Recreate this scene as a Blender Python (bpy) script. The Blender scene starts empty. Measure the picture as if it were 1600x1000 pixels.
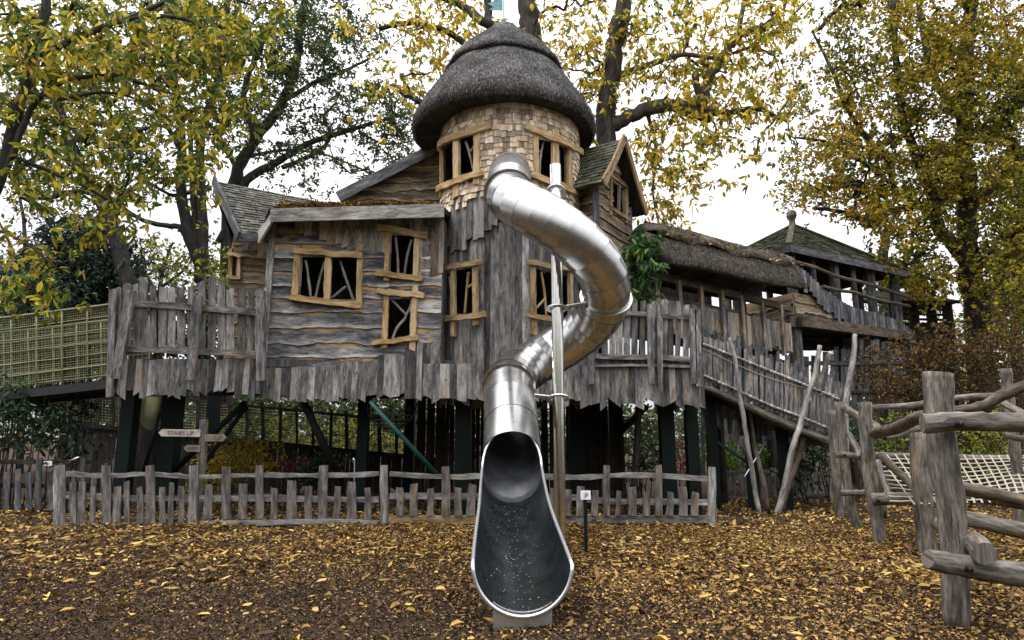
import bpy, math, random
import numpy as np
from mathutils import Vector, Matrix
rnd = random.Random(11)
U = rnd.uniform
sc = bpy.context.scene
COL = sc.collection
F = 1000.0; TH = math.radians(10.2); CZ = 1.55
CT, ST = math.cos(TH), math.sin(TH)

def ray(px, py):
    u = (px-800)/F; v = (500-py)/F
    return Vector((u, CT - v*ST, ST + v*CT))
def P(px, py, Y):
    d = ray(px, py); t = Y/d.y
    return Vector((d.x*t, Y, CZ + d.z*t))
def G(px, py, z=0.0):
    d = ray(px, py); t = (z-CZ)/d.z
    return Vector((d.x*t, d.y*t, z))
def M_px(p):                                   # metres per reference pixel at a point
    return (p.y*CT + (p.z-CZ)*ST)/F

ORG = {}
class MB:
    def __init__(s): s.v=[]; s.f=[]; s.uv=[]
    def face(s, pts, uvs=None):
        b=len(s.v); s.v.extend([tuple(p) for p in pts]); s.f.append(tuple(range(b,b+len(pts))))
        s.uv.extend(uvs if uvs else [(p[0],p[2]) for p in pts])
    def quadidx(s, idx, uvs): s.f.append(tuple(idx)); s.uv.extend(uvs)
    def sweep(s, rings, uvr, closed=True, cap=True):
        # rings: list of lists of points; uvr: list of v coordinates
        n=len(rings[0]); base=len(s.v)
        us=[0.0]
        for j in range(n): us.append(us[-1]+(Vector(rings[0][(j+1)%n])-Vector(rings[0][j])).length)
        for r in rings: s.v.extend([tuple(p) for p in r])
        m = n if closed else n-1
        for i in range(len(rings)-1):
            for j in range(m):
                a=base+i*n+j; b=base+i*n+(j+1)%n; c=b+n; d=a+n
                s.f.append((a,b,c,d)); s.uv.extend([(us[j],uvr[i]),(us[j+1],uvr[i]),(us[j+1],uvr[i+1]),(us[j],uvr[i+1])])
        if cap and closed:
            for i,rev in ((0,True),(len(rings)-1,False)):
                idx=[base+i*n+j for j in range(n)]
                if rev: idx=idx[::-1]
                s.f.append(tuple(idx))
                c=sum((Vector(s.v[k]) for k in idx),Vector())/n
                s.uv.extend([((Vector(s.v[k])-c).x+.3,(Vector(s.v[k])-c).z*.3) for k in idx])
    def strip(s, pts, w, t, nrm, cut0=0, cut1=0, jit=0.0):
        """rectangular board swept along pts; w,t width/thickness (number or list); nrm facing direction (or list)"""
        pts=[Vector(p) for p in pts]; n=len(pts); rings=[]; L=0; vs=[]
        off=U(0,50)
        for i,p in enumerate(pts):
            tg=(pts[min(i+1,n-1)]-pts[max(i-1,0)]).normalized()
            nn=Vector(nrm[i] if isinstance(nrm,list) else nrm)
            sd=nn.cross(tg).normalized(); nn=tg.cross(sd).normalized()
            if nn.dot(Vector(nrm[i] if isinstance(nrm,list) else nrm))<0: nn=-nn
            ww=(w[i] if isinstance(w,(list,tuple)) else w)/2; tt=(t[i] if isinstance(t,(list,tuple)) else t)/2
            a=ww+U(-jit,jit); b=ww+U(-jit,jit)
            c=cut0 if i==0 else (cut1 if i==n-1 else 0)
            rings.append([p-sd*a-nn*tt-tg*c, p+sd*b-nn*tt+tg*c, p+sd*b+nn*tt+tg*c, p-sd*a+nn*tt-tg*c])
            if i: L+=(p-pts[i-1]).length
            vs.append(L+off)
        s.sweep(rings,vs)
    def box(s, c, d, rz=0):
        c=Vector(c); x=Vector((math.cos(rz),math.sin(rz),0)); y=Vector((-math.sin(rz),math.cos(rz),0))
        ax=[x*d[0]/2,y*d[1]/2,Vector((0,0,d[2]/2))]
        k=max(range(3),key=lambda i:d[i]); o=[i for i in range(3) if i!=k]
        r=[]
        for e in (-1,1):
            r.append([c+ax[k]*e+ax[o[0]]*a+ax[o[1]]*b for a,b in ((-1,-1),(1,-1),(1,1),(-1,1))])
        if k==1: r=[q[::-1] for q in r]
        of=U(0,50); s.sweep(r,[of,of+d[k]])
    def log(s, pts, rad, sides=10, wob=0.06, jit=0.0, cap=True):
        pts=[Vector(p) for p in pts]; n=len(pts); rings=[]; vs=[]; L=U(0,50)
        up=Vector((0,0,1)); t0=(pts[1]-pts[0]).normalized()
        a=t0.cross(up if abs(t0.z)<.9 else Vector((0,1,0))).normalized()
        lob=[1+U(-wob,wob) for _ in range(sides)]
        for i,p in enumerate(pts):
            tg=(pts[min(i+1,n-1)]-pts[max(i-1,0)]).normalized()
            a=(a-tg*a.dot(tg)).normalized(); b=tg.cross(a)
            r=(rad[i] if isinstance(rad,(list,tuple)) else rad)*(1+U(-jit,jit))
            rings.append([p+(a*math.cos(2*math.pi*j/sides)+b*math.sin(2*math.pi*j/sides))*r*lob[j] for j in range(sides)])
            if i: L+=(p-pts[i-1]).length
            vs.append(L)
        s.sweep(rings,vs,cap=cap)
    def build(s, name, mat, root=None, parent=None, smooth=False):
        o0=ORG.get(root.name,Vector((0,0,0))) if root else Vector((0,0,0))
        me=bpy.data.meshes.new(name)
        me.from_pydata([(x-o0.x,y-o0.y,z-o0.z) for x,y,z in s.v],[],s.f)
        uvl=me.uv_layers.new(name='UVMap'); uvl.data.foreach_set('uv',np.array(s.uv,dtype=np.float32).ravel())
        if smooth: me.polygons.foreach_set('use_smooth',[True]*len(me.polygons))
        me.materials.append(mat)
        ob=bpy.data.objects.new(name,me); COL.objects.link(ob)
        if parent is not None: ob.parent=parent
        elif root is not None: ob.parent=root
        return ob

def smooth_path(pts, n=6):
    """Catmull-Rom through the points"""
    p=[Vector(q) for q in pts]; out=[]
    if len(p)==2: return [p[0].lerp(p[1],i/n) for i in range(n+1)]
    for i in range(len(p)-1):
        a=p[max(i-1,0)]; b=p[i]; c=p[i+1]; d=p[min(i+2,len(p)-1)]
        for k in range(n):
            t=k/n
            out.append(.5*((2*b)+(c-a)*t+(2*a-5*b+4*c-d)*t*t+(3*b-a-3*c+d)*t**3))
    out.append(p[-1]); return out
def wobble(pts, a):
    return [q+Vector((U(-a,a),U(-a,a),U(-a,a))) if 0<i<len(pts)-1 else q for i,q in enumerate(pts)]

def tag(o, label=None, cat=None, group=None, kind=None):
    if label: o['label']=label
    if cat: o['category']=cat
    if group: o['group']=group
    if kind: o['kind']=kind
    return o
def thing(name, label, cat, loc, group=None):
    o=bpy.data.objects.new(name,None); COL.objects.link(o); o.location=loc; ORG[o.name]=Vector(loc)
    o.empty_display_size=.2
    return tag(o,label,cat,group)

# ---------------------------------------------------------------- materials
def new_mat(name):
    m=bpy.data.materials.new(name); m.use_nodes=True; nt=m.node_tree; nt.nodes.clear()
    out=nt.nodes.new('ShaderNodeOutputMaterial'); return m,nt,out
def N(nt,t,**k):
    n=nt.nodes.new(t)
    for a,b in k.items(): setattr(n,a,b)
    return n
def ramp(nt,stops,interp='LINEAR'):
    r=nt.nodes.new('ShaderNodeValToRGB'); cr=r.color_ramp; cr.interpolation=interp
    while len(cr.elements)>1: cr.elements.remove(cr.elements[-1])
    for i,(p,c) in enumerate(stops):
        e=cr.elements[0] if i==0 else cr.elements.new(p)
        e.position=p; e.color=(c[0],c[1],c[2],1) if isinstance(c,(tuple,list)) else (c,c,c,1)
    return r
def math_n(nt,op,a,b=None,clamp=False):
    n=nt.nodes.new('ShaderNodeMath'); n.operation=op; n.use_clamp=clamp
    for i,x in enumerate((a,b)):
        if x is None: continue
        if isinstance(x,(int,float)): n.inputs[i].default_value=x
        else: nt.links.new(x,n.inputs[i])
    return n.outputs[0]
def mixc(nt,fac,a,b,mode='MIX'):
    n=nt.nodes.new('ShaderNodeMix'); n.data_type='RGBA'; n.blend_type=mode
    for s,x in ((0,fac),(6,a),(7,b)):
        if isinstance(x,(int,float)): n.inputs[s].default_value=x
        elif isinstance(x,(tuple,list)): n.inputs[s].default_value=(x[0],x[1],x[2],1)
        else: nt.links.new(x,n.inputs[s])
    return n.outputs[2]

def wood(name, dark, mid, light, warm, warm_amt=.35, val=(.62,1.3), gs=38, rough=.8, edge=None, bump=.35, tone=.13):
    m,nt,out=new_mat(name); L=nt.links.new
    uv=N(nt,'ShaderNodeUVMap'); uv.uv_map='UVMap'
    geo=N(nt,'ShaderNodeNewGeometry'); isl=geo.outputs['Random Per Island']
    comb=N(nt,'ShaderNodeCombineXYZ'); L(math_n(nt,'MULTIPLY',isl,91.0),comb.inputs[2])
    add=N(nt,'ShaderNodeVectorMath',operation='ADD'); L(uv.outputs[0],add.inputs[0]); L(comb.outputs[0],add.inputs[1])
    def noise(sx,sy,det=4,rg=.55,dist=0):
        mp=N(nt,'ShaderNodeMapping'); mp.inputs['Scale'].default_value=(sx,sy,1); L(add.outputs[0],mp.inputs[0])
        n=N(nt,'ShaderNodeTexNoise'); n.inputs['Scale'].default_value=1; n.inputs['Detail'].default_value=det
        n.inputs['Roughness'].default_value=rg; n.inputs['Distortion'].default_value=dist
        L(mp.outputs[0],n.inputs['Vector']); return n.outputs[0]
    grain=noise(gs*2.6,5.5,4,.65,.2); blot=noise(8.0,1.7,9,.74,.2); wn=noise(4.5,1.5,5,.65,.6)
    f=math_n(nt,'ADD',math_n(nt,'MULTIPLY',grain,.30),math_n(nt,'MULTIPLY',blot,.70))
    f=math_n(nt,'ADD',f,math_n(nt,'MULTIPLY',math_n(nt,'SUBTRACT',math_n(nt,'FRACT',math_n(nt,'MULTIPLY',isl,17.3)),.5),tone))
    r=ramp(nt,[(.38,dark),(.5,mid),(.61,light)]); L(f,r.inputs[0])
    wf=ramp(nt,[(.64-.2*warm_amt,0.0),(.84-.2*warm_amt,1.0)]); 
    wv=math_n(nt,'ADD',wn,math_n(nt,'MULTIPLY',math_n(nt,'SUBTRACT',isl,.5),.22))
    if edge:
        sx=N(nt,'ShaderNodeSeparateXYZ')
        mid_=N(nt,'ShaderNodeMapRange'); mid_.interpolation_type='SMOOTHSTEP'; mid_.inputs[1].default_value=.0; mid_.inputs[2].default_value=.10; mid_.inputs[3].default_value=.07; mid_.inputs[4].default_value=-.035; L(uv.outputs[0],sx.inputs[0])
        er=N(nt,'ShaderNodeMapRange'); er.inputs[1].default_value=edge[0]; er.inputs[2].default_value=edge[1]; er.inputs[4].default_value=.29
        L(sx.outputs[0],mid_.inputs[0]); nt.links.remove(r.inputs[0].links[0]); L(math_n(nt,'ADD',f,mid_.outputs[0]),r.inputs[0]); L(sx.outputs[0],er.inputs[0]); wv=math_n(nt,'ADD',wv,er.outputs[0])
    L(wv,wf.inputs[0])
    wcol=mixc(nt,1.0,warm,mixc(nt,grain,(.45,.45,.45),(1.5,1.5,1.5)),'MULTIPLY')
    c=mixc(nt,math_n(nt,'MULTIPLY',wf.outputs[0],.85),r.outputs[0],wcol)
    crack=ramp(nt,[(.31,.18),(.38,1.0)]); L(noise(gs*1.6,1.6,4,.6,.5),crack.inputs[0])
    c=mixc(nt,1.0,c,crack.outputs[0],'MULTIPLY')
    vr=N(nt,'ShaderNodeMapRange'); vr.inputs[3].default_value=val[0]; vr.inputs[4].default_value=val[1]
    fr=math_n(nt,'FRACT',math_n(nt,'MULTIPLY',isl,37.7)); L(fr,vr.inputs[0])
    km=N(nt,'ShaderNodeMapping'); km.inputs['Scale'].default_value=(5.5,2.4,1); L(add.outputs[0],km.inputs[0])
    kv=N(nt,'ShaderNodeTexVoronoi'); kv.inputs['Scale'].default_value=1; L(km.outputs[0],kv.inputs['Vector'])
    kr=ramp(nt,[(.05,.16),(.085,.75),(.12,1.0)]); L(kv.outputs['Distance'],kr.inputs[0])      # knots
    c=mixc(nt,1.0,c,kr.outputs[0],'MULTIPLY')
    hs=N(nt,'ShaderNodeHueSaturation'); L(vr.outputs[0],hs.inputs['Value']); L(c,hs.inputs['Color'])
    b=N(nt,'ShaderNodeBsdfPrincipled'); L(hs.outputs[0],b.inputs['Base Color']); b.inputs['Roughness'].default_value=rough
    b.inputs['Specular IOR Level'].default_value=.25
    bp=N(nt,'ShaderNodeBump'); bp.inputs['Strength'].default_value=bump; bp.inputs['Distance'].default_value=.01
    L(math_n(nt,'MULTIPLY',f,crack.outputs[0]),bp.inputs['Height']); L(bp.outputs[0],b.inputs['Normal'])
    L(b.outputs[0],out.inputs[0]); return m

def simple(name,col,rough=.6,metal=0,nscale=20,namt=.3,bump=0,coord='Object',bscale=None,spec=.5):
    m,nt,out=new_mat(name); L=nt.links.new
    tc=N(nt,'ShaderNodeTexCoord'); n=N(nt,'ShaderNodeTexNoise'); n.inputs['Scale'].default_value=nscale; n.inputs['Detail'].default_value=5
    L(tc.outputs[coord],n.inputs['Vector'])
    r=ramp(nt,[(.3,tuple(x*(1-namt) for x in col)),(.7,tuple(min(1,x*(1+namt)) for x in col))]); L(n.outputs[0],r.inputs[0])
    b=N(nt,'ShaderNodeBsdfPrincipled'); L(r.outputs[0],b.inputs['Base Color']); b.inputs['Roughness'].default_value=rough; b.inputs['Metallic'].default_value=metal
    b.inputs['Specular IOR Level'].default_value=spec
    if bump:
        n2=N(nt,'ShaderNodeTexNoise'); n2.inputs['Scale'].default_value=bscale or nscale*3; n2.inputs['Detail'].default_value=4; L(tc.outputs[coord],n2.inputs['Vector'])
        bp=N(nt,'ShaderNodeBump'); bp.inputs['Strength'].default_value=bump; bp.inputs['Distance'].default_value=.02
        L(n2.outputs[0],bp.inputs['Height']); L(bp.outputs[0],b.inputs['Normal'])
    L(b.outputs[0],out.inputs[0]); return m

def leafmat(name, stops, trans=.45, nscale=.5, namt=.5, rough=.55):
    """colour differs leaf by leaf and from clump to clump (autumn turning)"""
    m,nt,out=new_mat(name); L=nt.links.new
    geo=N(nt,'ShaderNodeNewGeometry'); tc=N(nt,'ShaderNodeTexCoord')
    n=N(nt,'ShaderNodeTexNoise'); n.inputs['Scale'].default_value=nscale; n.inputs['Detail'].default_value=3; L(tc.outputs['Object'],n.inputs['Vector'])
    f=math_n(nt,'ADD',math_n(nt,'MULTIPLY',geo.outputs['Random Per Island'],1-namt),math_n(nt,'MULTIPLY',math_n(nt,'SUBTRACT',math_n(nt,'MULTIPLY',n.outputs[0],2.2),.6),namt),True)
    r=ramp(nt,stops); L(f,r.inputs[0])
    vr=N(nt,'ShaderNodeMapRange'); vr.inputs[3].default_value=.38; vr.inputs[4].default_value=1.5
    L(math_n(nt,'FRACT',math_n(nt,'MULTIPLY',geo.outputs['Random Per Island'],53.3)),vr.inputs[0])
    hs=N(nt,'ShaderNodeHueSaturation'); L(vr.outputs[0],hs.inputs['Value']); L(r.outputs[0],hs.inputs['Color'])
    d=N(nt,'ShaderNodeBsdfPrincipled'); L(hs.outputs[0],d.inputs['Base Color']); d.inputs['Roughness'].default_value=rough; d.inputs['Specular IOR Level'].default_value=.35
    t=N(nt,'ShaderNodeBsdfTranslucent'); L(hs.outputs[0],t.inputs['Color'])
    mx=N(nt,'ShaderNodeMixShader'); mx.inputs[0].default_value=trans; L(d.outputs[0],mx.inputs[1]); L(t.outputs[0],mx.inputs[2]); L(mx.outputs[0],out.inputs[0])
    return m

W={}
W['grey']=wood('weathered_grey_oak',(.034,.033,.033),(.150,.146,.143),(.37,.36,.345),(.36,.27,.17),.22,(.42,1.5))
W['greydk']=wood('weathered_dark_oak',(.025,.027,.03),(.095,.098,.105),(.25,.25,.25),(.26,.18,.10),.2,(.5,1.35))
W['clap']=wood('waney_edge_board',(.045,.045,.048),(.195,.192,.192),(.50,.485,.465),(.60,.38,.16),.02,(.7,1.35),gs=26,edge=(.17,.29))
W['tanv']=wood('part_weathered_board',(.045,.043,.042),(.19,.175,.155),(.44,.41,.37),(.46,.33,.18),.75,(.55,1.3))
W['pale']=wood('pale_peeled_pole',(.10,.095,.088),(.30,.285,.26),(.50,.48,.45),(.34,.27,.19),.15,(.85,1.15),gs=20,bump=.4)
W['clapbrown']=wood('brown_waney_board',(.045,.035,.022),(.165,.130,.088),(.35,.29,.20),(.36,.24,.12),.15,(.7,1.2),gs=26,edge=(.17,.29))
W['shingle']=wood('cedar_shingle',(.20,.13,.08),(.52,.41,.29),(.80,.70,.56),(.60,.40,.22),.22,(.5,1.4),gs=60,bump=.2)
W['gold']=wood('peeled_chestnut_frame',(.22,.13,.045),(.47,.34,.18),(.68,.53,.33),(.48,.31,.13),.4,(.8,1.15),gs=30,bump=.25)
W['golddk']=wood('weathered_window_frame',(.12,.08,.04),(.31,.22,.12),(.48,.37,.22),(.40,.25,.10),.4,(.8,1.15),gs=30,bump=.25)
W['roofsh']=wood('roof_shingle',(.020,.021,.018),(.075,.075,.062),(.16,.155,.13),(.10,.085,.05),.2,(.5,1.5),gs=20)
W['moss']=wood('mossy_roof_shingle',(.022,.024,.016),(.065,.068,.042),(.13,.125,.085),(.15,.08,.045),.2,(.6,1.4),gs=20)
W['log']=wood('peeled_log',(.045,.040,.033),(.165,.148,.125),(.36,.335,.30),(.25,.19,.13),.3,(.85,1.15),gs=16,bump=.5)
W['logdk']=wood('dark_peeled_log',(.035,.028,.022),(.12,.095,.07),(.24,.20,.16),(.2,.14,.08),.3,(.85,1.15),gs=16,bump=.5)
W['fence']=wood('fence_picket_oak',(.05,.044,.040),(.16,.145,.132),(.34,.315,.29),(.30,.22,.15),.25,(.6,1.3),gs=45,bump=.45)
W['rail']=wood('split_rail',(.10,.096,.09),(.30,.29,.27),(.56,.55,.53),(.34,.26,.17),.15,(.85,1.15),gs=30,bump=.6)
W['shade']=wood('shade_dark_board',(.008,.007,.006),(.032,.027,.021),(.07,.06,.048),(.06,.04,.02),.3,(.5,1.3))  # near-black copy of the boards, with shade put into the colour
W['bark']=wood('bark',(.012,.010,.008),(.05,.042,.034),(.10,.085,.066),(.06,.06,.03),.3,(.9,1.1),gs=9,bump=1.0)
W['barkdk']=wood('dark_bark',(.008,.007,.006),(.028,.024,.02),(.06,.052,.042),(.03,.04,.02),.3,(.9,1.1),gs=9,bump=1.0)

def thatch(name,a,b,c):
    m,nt,out=new_mat(name); L=nt.links.new
    tc=N(nt,'ShaderNodeTexCoord')
    n=N(nt,'ShaderNodeTexNoise'); n.inputs['Scale'].default_value=24; n.inputs['Detail'].default_value=7; n.inputs['Roughness'].default_value=.85; L(tc.outputs['Object'],n.inputs['Vector'])
    n2=N(nt,'ShaderNodeTexNoise'); n2.inputs['Scale'].default_value=2.2; n2.inputs['Detail'].default_value=5; L(tc.outputs['Object'],n2.inputs['Vector'])
    v=N(nt,'ShaderNodeTexVoronoi'); v.inputs['Scale'].default_value=55; L(tc.outputs['Object'],v.inputs['Vector'])
    f=math_n(nt,'ADD',math_n(nt,'MULTIPLY',n.outputs[0],.75),math_n(nt,'MULTIPLY',n2.outputs[0],.25))
    r=ramp(nt,[(.41,a),(.5,b),(.60,c)]); L(f,r.inputs[0])
    vr=ramp(nt,[(0.0,1.35),(.5,.75)]); L(v.outputs['Distance'],vr.inputs[0])
    col=mixc(nt,1.0,r.outputs[0],vr.outputs[0],'MULTIPLY')
    bs=N(nt,'ShaderNodeBsdfPrincipled'); L(col,bs.inputs['Base Color']); bs.inputs['Roughness'].default_value=.95; bs.inputs['Specular IOR Level'].default_value=.1
    bp=N(nt,'ShaderNodeBump'); bp.inputs['Strength'].default_value=.9; bp.inputs['Distance'].default_value=.05; L(f,bp.inputs['Height']); L(bp.outputs[0],bs.inputs['Normal'])
    L(bs.outputs[0],out.inputs[0]); return m
W['thatch']=thatch('grey_thatch',(.012,.012,.012),(.09,.088,.084),(.34,.33,.315))
W['thatchb']=thatch('brown_thatch',(.028,.024,.019),(.105,.09,.072),(.27,.24,.20))

def steel(name,base,r0,r1,streak=True):
    m,nt,out=new_mat(name); L=nt.links.new
    uv=N(nt,'ShaderNodeUVMap'); uv.uv_map='UVMap'; geo=N(nt,'ShaderNodeNewGeometry')
    mp=N(nt,'ShaderNodeMapping'); mp.inputs['Scale'].default_value=(2.5,120,1); L(uv.outputs[0],mp.inputs[0])
    n=N(nt,'ShaderNodeTexNoise'); n.inputs['Scale'].default_value=1; n.inputs['Detail'].default_value=4; L(mp.outputs[0],n.inputs['Vector'])
    tc=N(nt,'ShaderNodeTexCoord'); n2=N(nt,'ShaderNodeTexNoise'); n2.inputs['Scale'].default_value=4.5; n2.inputs['Detail'].default_value=6; n2.inputs['Roughness'].default_value=.65; L(tc.outputs['Object'],n2.inputs['Vector'])
    mr=N(nt,'ShaderNodeMapRange'); mr.inputs[3].default_value=r0; mr.inputs[4].default_value=r1
    L(math_n(nt,'ADD',math_n(nt,'MULTIPLY',n.outputs[0],.45),math_n(nt,'MULTIPLY',n2.outputs[0],.55)),mr.inputs[0])
    c=mixc(nt,n2.outputs[0],tuple(x*.72 for x in base),tuple(min(1,x*1.2) for x in base))
    vr=N(nt,'ShaderNodeMapRange'); vr.inputs[3].default_value=.78; vr.inputs[4].default_value=1.06; L(geo.outputs['Random Per Island'],vr.inputs[0])
    hs=N(nt,'ShaderNodeHueSaturation'); L(vr.outputs[0],hs.inputs['Value']); L(c,hs.inputs['Color'])
    b=N(nt,'ShaderNodeBsdfPrincipled'); L(hs.outputs[0],b.inputs['Base Color']); b.inputs['Metallic'].default_value=1; L(mr.outputs[0],b.inputs['Roughness'])
    bp=N(nt,'ShaderNodeBump'); bp.inputs['Strength'].default_value=.035; bp.inputs['Distance'].default_value=.01; L(n.outputs[0],bp.inputs['Height']); L(bp.outputs[0],b.inputs['Normal'])
    L(b.outputs[0],out.inputs[0]); return m
W['steel']=steel('brushed_stainless',(.61,.615,.61),.15,.36)
W['steelpol']=steel('polished_stainless',(.70,.69,.67),.10,.24)
W['pole']=simple('mirror_pole_steel',(.66,.65,.62),.16,1,14,.06)
W['tubein']=simple('tube_inner_steel',(.20,.21,.22),.38,.9,5,.4)
W['rim']=simple('satin_rim_steel',(.66,.67,.68),.38,.9,30,.1)
W['lining']=simple('dark_reflection_steel',(.010,.0135,.015),.30,.3,6,.6,bump=.05,bscale=60,spec=.5)  # steel coloured dark in place of the dark surroundings it would mirror
W['drop']=simple('water_drop',(.30,.34,.36),.08,.0,30,.1)
W['green']=simple('dark_green_paint',(.003,.009,.0075),.6,0,8,.3,spec=.15)  # dark green, darkened further to stand in for shade under the deck
W['greenl']=simple('teal_green_paint',(.02,.11,.09),.4,0,8,.3)
W['black']=simple('blackened_timber',(.007,.007,.007),.8,0,12,.4)
W['bolt']=simple('black_bolt',(.015,.015,.018),.4,.6,30,.2)
W['rope']=simple('pale_rope',(.40,.37,.29),.9,0,120,.3)
W['netrope']=simple('net_rope',(.22,.22,.12),.9,0,120,.3)
W['white']=simple('white_plate',(.80,.81,.84),.4,0,20,.03)
W['ink']=simple('grey_ink',(.10,.11,.14),.6,0,20,.1)
W['carve']=simple('carved_letter',(.10,.075,.06),.9,0,60,.3)
W['plank']=simple('sign_board',(.45,.40,.36),.85,0,14,.25)
W['plankb']=simple('brown_sign_board',(.20,.165,.135),.85,0,14,.25)
W['vane']=simple('verdigris_copper',(.10,.24,.25),.5,.3,14,.3)

# foliage colours
OCH=(.56,.38,.04); YEL=(.68,.54,.05); OLV=(.20,.21,.025); GRN=(.05,.12,.025); DGR=(.018,.042,.018); BRN=(.22,.10,.03); TAN=(.46,.28,.10)
LM={}
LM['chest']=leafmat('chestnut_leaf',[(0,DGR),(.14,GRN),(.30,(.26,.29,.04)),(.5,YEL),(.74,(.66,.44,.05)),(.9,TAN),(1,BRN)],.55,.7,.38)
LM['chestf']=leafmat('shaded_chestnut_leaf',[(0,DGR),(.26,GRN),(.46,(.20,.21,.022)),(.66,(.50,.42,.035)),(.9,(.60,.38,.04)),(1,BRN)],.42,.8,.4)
LM['beech']=leafmat('beech_leaf',[(0,DGR),(.20,(.04,.075,.013)),(.42,(.16,.17,.02)),(.66,(.46,.35,.025)),(.86,(.46,.24,.02)),(1,(.24,.10,.02))],.48,.35,.5)
LM['oak']=leafmat('oak_leaf',[(0,(.018,.035,.016)),(.4,(.055,.095,.03)),(.75,(.13,.16,.04)),(1,(.30,.28,.05))],.35,.6,.45)
LM['mid']=leafmat('turning_leaf',[(0,DGR),(.3,(.07,.10,.025)),(.55,(.19,.22,.028)),(.82,(.48,.42,.04)),(1,(.46,.28,.05))],.45,.5,.45)
LM['conifer']=leafmat('conifer_needle',[(0,(.006,.014,.010)),(.6,(.014,.032,.020)),(1,(.035,.06,.03))],.15,.9,.4)
LM['laurel']=leafmat('laurel_leaf',[(0,(.010,.028,.014)),(.6,(.028,.065,.030)),(.9,(.06,.11,.035)),(1,(.35,.28,.04))],.25,.9,.3,.35)
LM['yellow']=leafmat('yellow_shrub_leaf',[(0,(.10,.09,.015)),(.4,(.38,.30,.03)),(.8,(.62,.46,.04)),(1,(.25,.12,.03))],.4,.9,.4)
LM['lime']=leafmat('lime_shrub_leaf',[(0,(.05,.11,.015)),(.6,(.16,.30,.025)),(1,(.40,.42,.05))],.4,.9,.3)
LM['red']=leafmat('red_shrub_leaf',[(0,(.05,.035,.02)),(.5,(.26,.07,.045)),(1,(.42,.12,.09))],.4,.9,.3)
LM['brown']=leafmat('copper_hedge_leaf',[(0,(.022,.018,.010)),(.3,(.055,.05,.018)),(.6,(.14,.075,.025)),(.85,(.24,.13,.035)),(1,(.36,.27,.05))],.35,.9,.45)
LM['pink']=leafmat('pink_scrub_leaf',[(0,(.10,.05,.03)),(.5,(.32,.20,.12)),(1,(.45,.34,.12))],.4,.9,.4)
LM['laurelb']=leafmat('bright_laurel_leaf',[(0,(.015,.05,.015)),(.5,(.045,.12,.03)),(.85,(.12,.22,.04)),(1,(.55,.44,.05))],.4,.9,.3,.35)
LM['straw']=leafmat('thatch_straw',[(0,(.012,.012,.011)),(.5,(.075,.073,.07)),(.85,(.22,.215,.205)),(1,(.46,.45,.42))],0,2,.15,.95)
LM['strawb']=leafmat('brown_thatch_straw',[(0,(.020,.017,.013)),(.5,(.066,.056,.045)),(.85,(.16,.14,.11)),(1,(.33,.28,.21))],0,2,.15,.95)
LM['litter']=leafmat('fallen_leaf',[(0,(.05,.025,.012)),(.3,(.16,.085,.028)),(.55,(.33,.20,.045)),(.76,(.44,.28,.065)),(.92,(.58,.42,.17)),(1,(.22,.11,.045))],.12,.6,.25,.6)
LM['chip']=leafmat('mulch_chip',[(0,(.018,.011,.007)),(.4,(.055,.034,.020)),(.72,(.125,.074,.035)),(.92,(.32,.20,.08)),(1,(.48,.40,.30))],0,.8,.2,.9)
LM['frag']=leafmat('leaf_fragment',[(0,(.05,.026,.012)),(.35,(.18,.095,.030)),(.7,(.36,.21,.055)),(.93,(.50,.34,.12)),(1,(.55,.48,.36))],.08,.8,.3,.8)
# ---------------------------------------------------------------- leaves and trees
nrs=np.random.RandomState(5)
def leaf_mesh(name, C, ax, nm, ln, wd, mat, fold=.35, root=None, parent=None, curl=0.0):
    """C centres, ax unit axes, nm rough normals; six-vertex folded lens leaves"""
    n=len(C); ax=ax/np.linalg.norm(ax,axis=1,keepdims=True)
    sd=np.cross(nm,ax); l=np.linalg.norm(sd,axis=1,keepdims=True); l[l<1e-6]=1; sd/=l; nn=np.cross(ax,sd)
    ln=ln[:,None]; wd=wd[:,None]
    cu=(nrs.uniform(-1,1,(n,1))*curl) if curl else 0
    b=C-ax*ln*.5+nn*ln*cu; t=C+ax*ln*.5+nn*ln*cu
    fz=nn*wd*fold
    V=np.stack([b, C-ax*ln*.14+sd*wd*.5+fz, C+ax*ln*.22+sd*wd*.40+fz, t, C+ax*ln*.22-sd*wd*.40+fz, C-ax*ln*.14-sd*wd*.5+fz],1).reshape(-1,3)
    o0=ORG.get(root.name,Vector((0,0,0))) if root else Vector((0,0,0)); V=V-np.array(o0)
    I=(np.arange(n)*6)[:,None]
    Fq=np.concatenate([I+np.array([[0,1,2,3]]),I+np.array([[0,3,4,5]])],1).reshape(-1)
    me=bpy.data.meshes.new(name); me.vertices.add(n*6); me.vertices.foreach_set('co',V.astype(np.float32).ravel())
    me.loops.add(n*8); me.loops.foreach_set('vertex_index',Fq.astype(np.int32))
    me.polygons.add(n*2); me.polygons.foreach_set('loop_start',(np.arange(n*2)*4).astype(np.int32))
    me.materials.append(mat); me.update(calc_edges=True)
    ob=bpy.data.objects.new(name,me); COL.objects.link(ob)
    if parent is not None: ob.parent=parent
    elif root is not None: ob.parent=root
    return ob
def rand_unit(n):
    v=nrs.normal(size=(n,3)); return v/np.linalg.norm(v,axis=1,keepdims=True)

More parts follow.
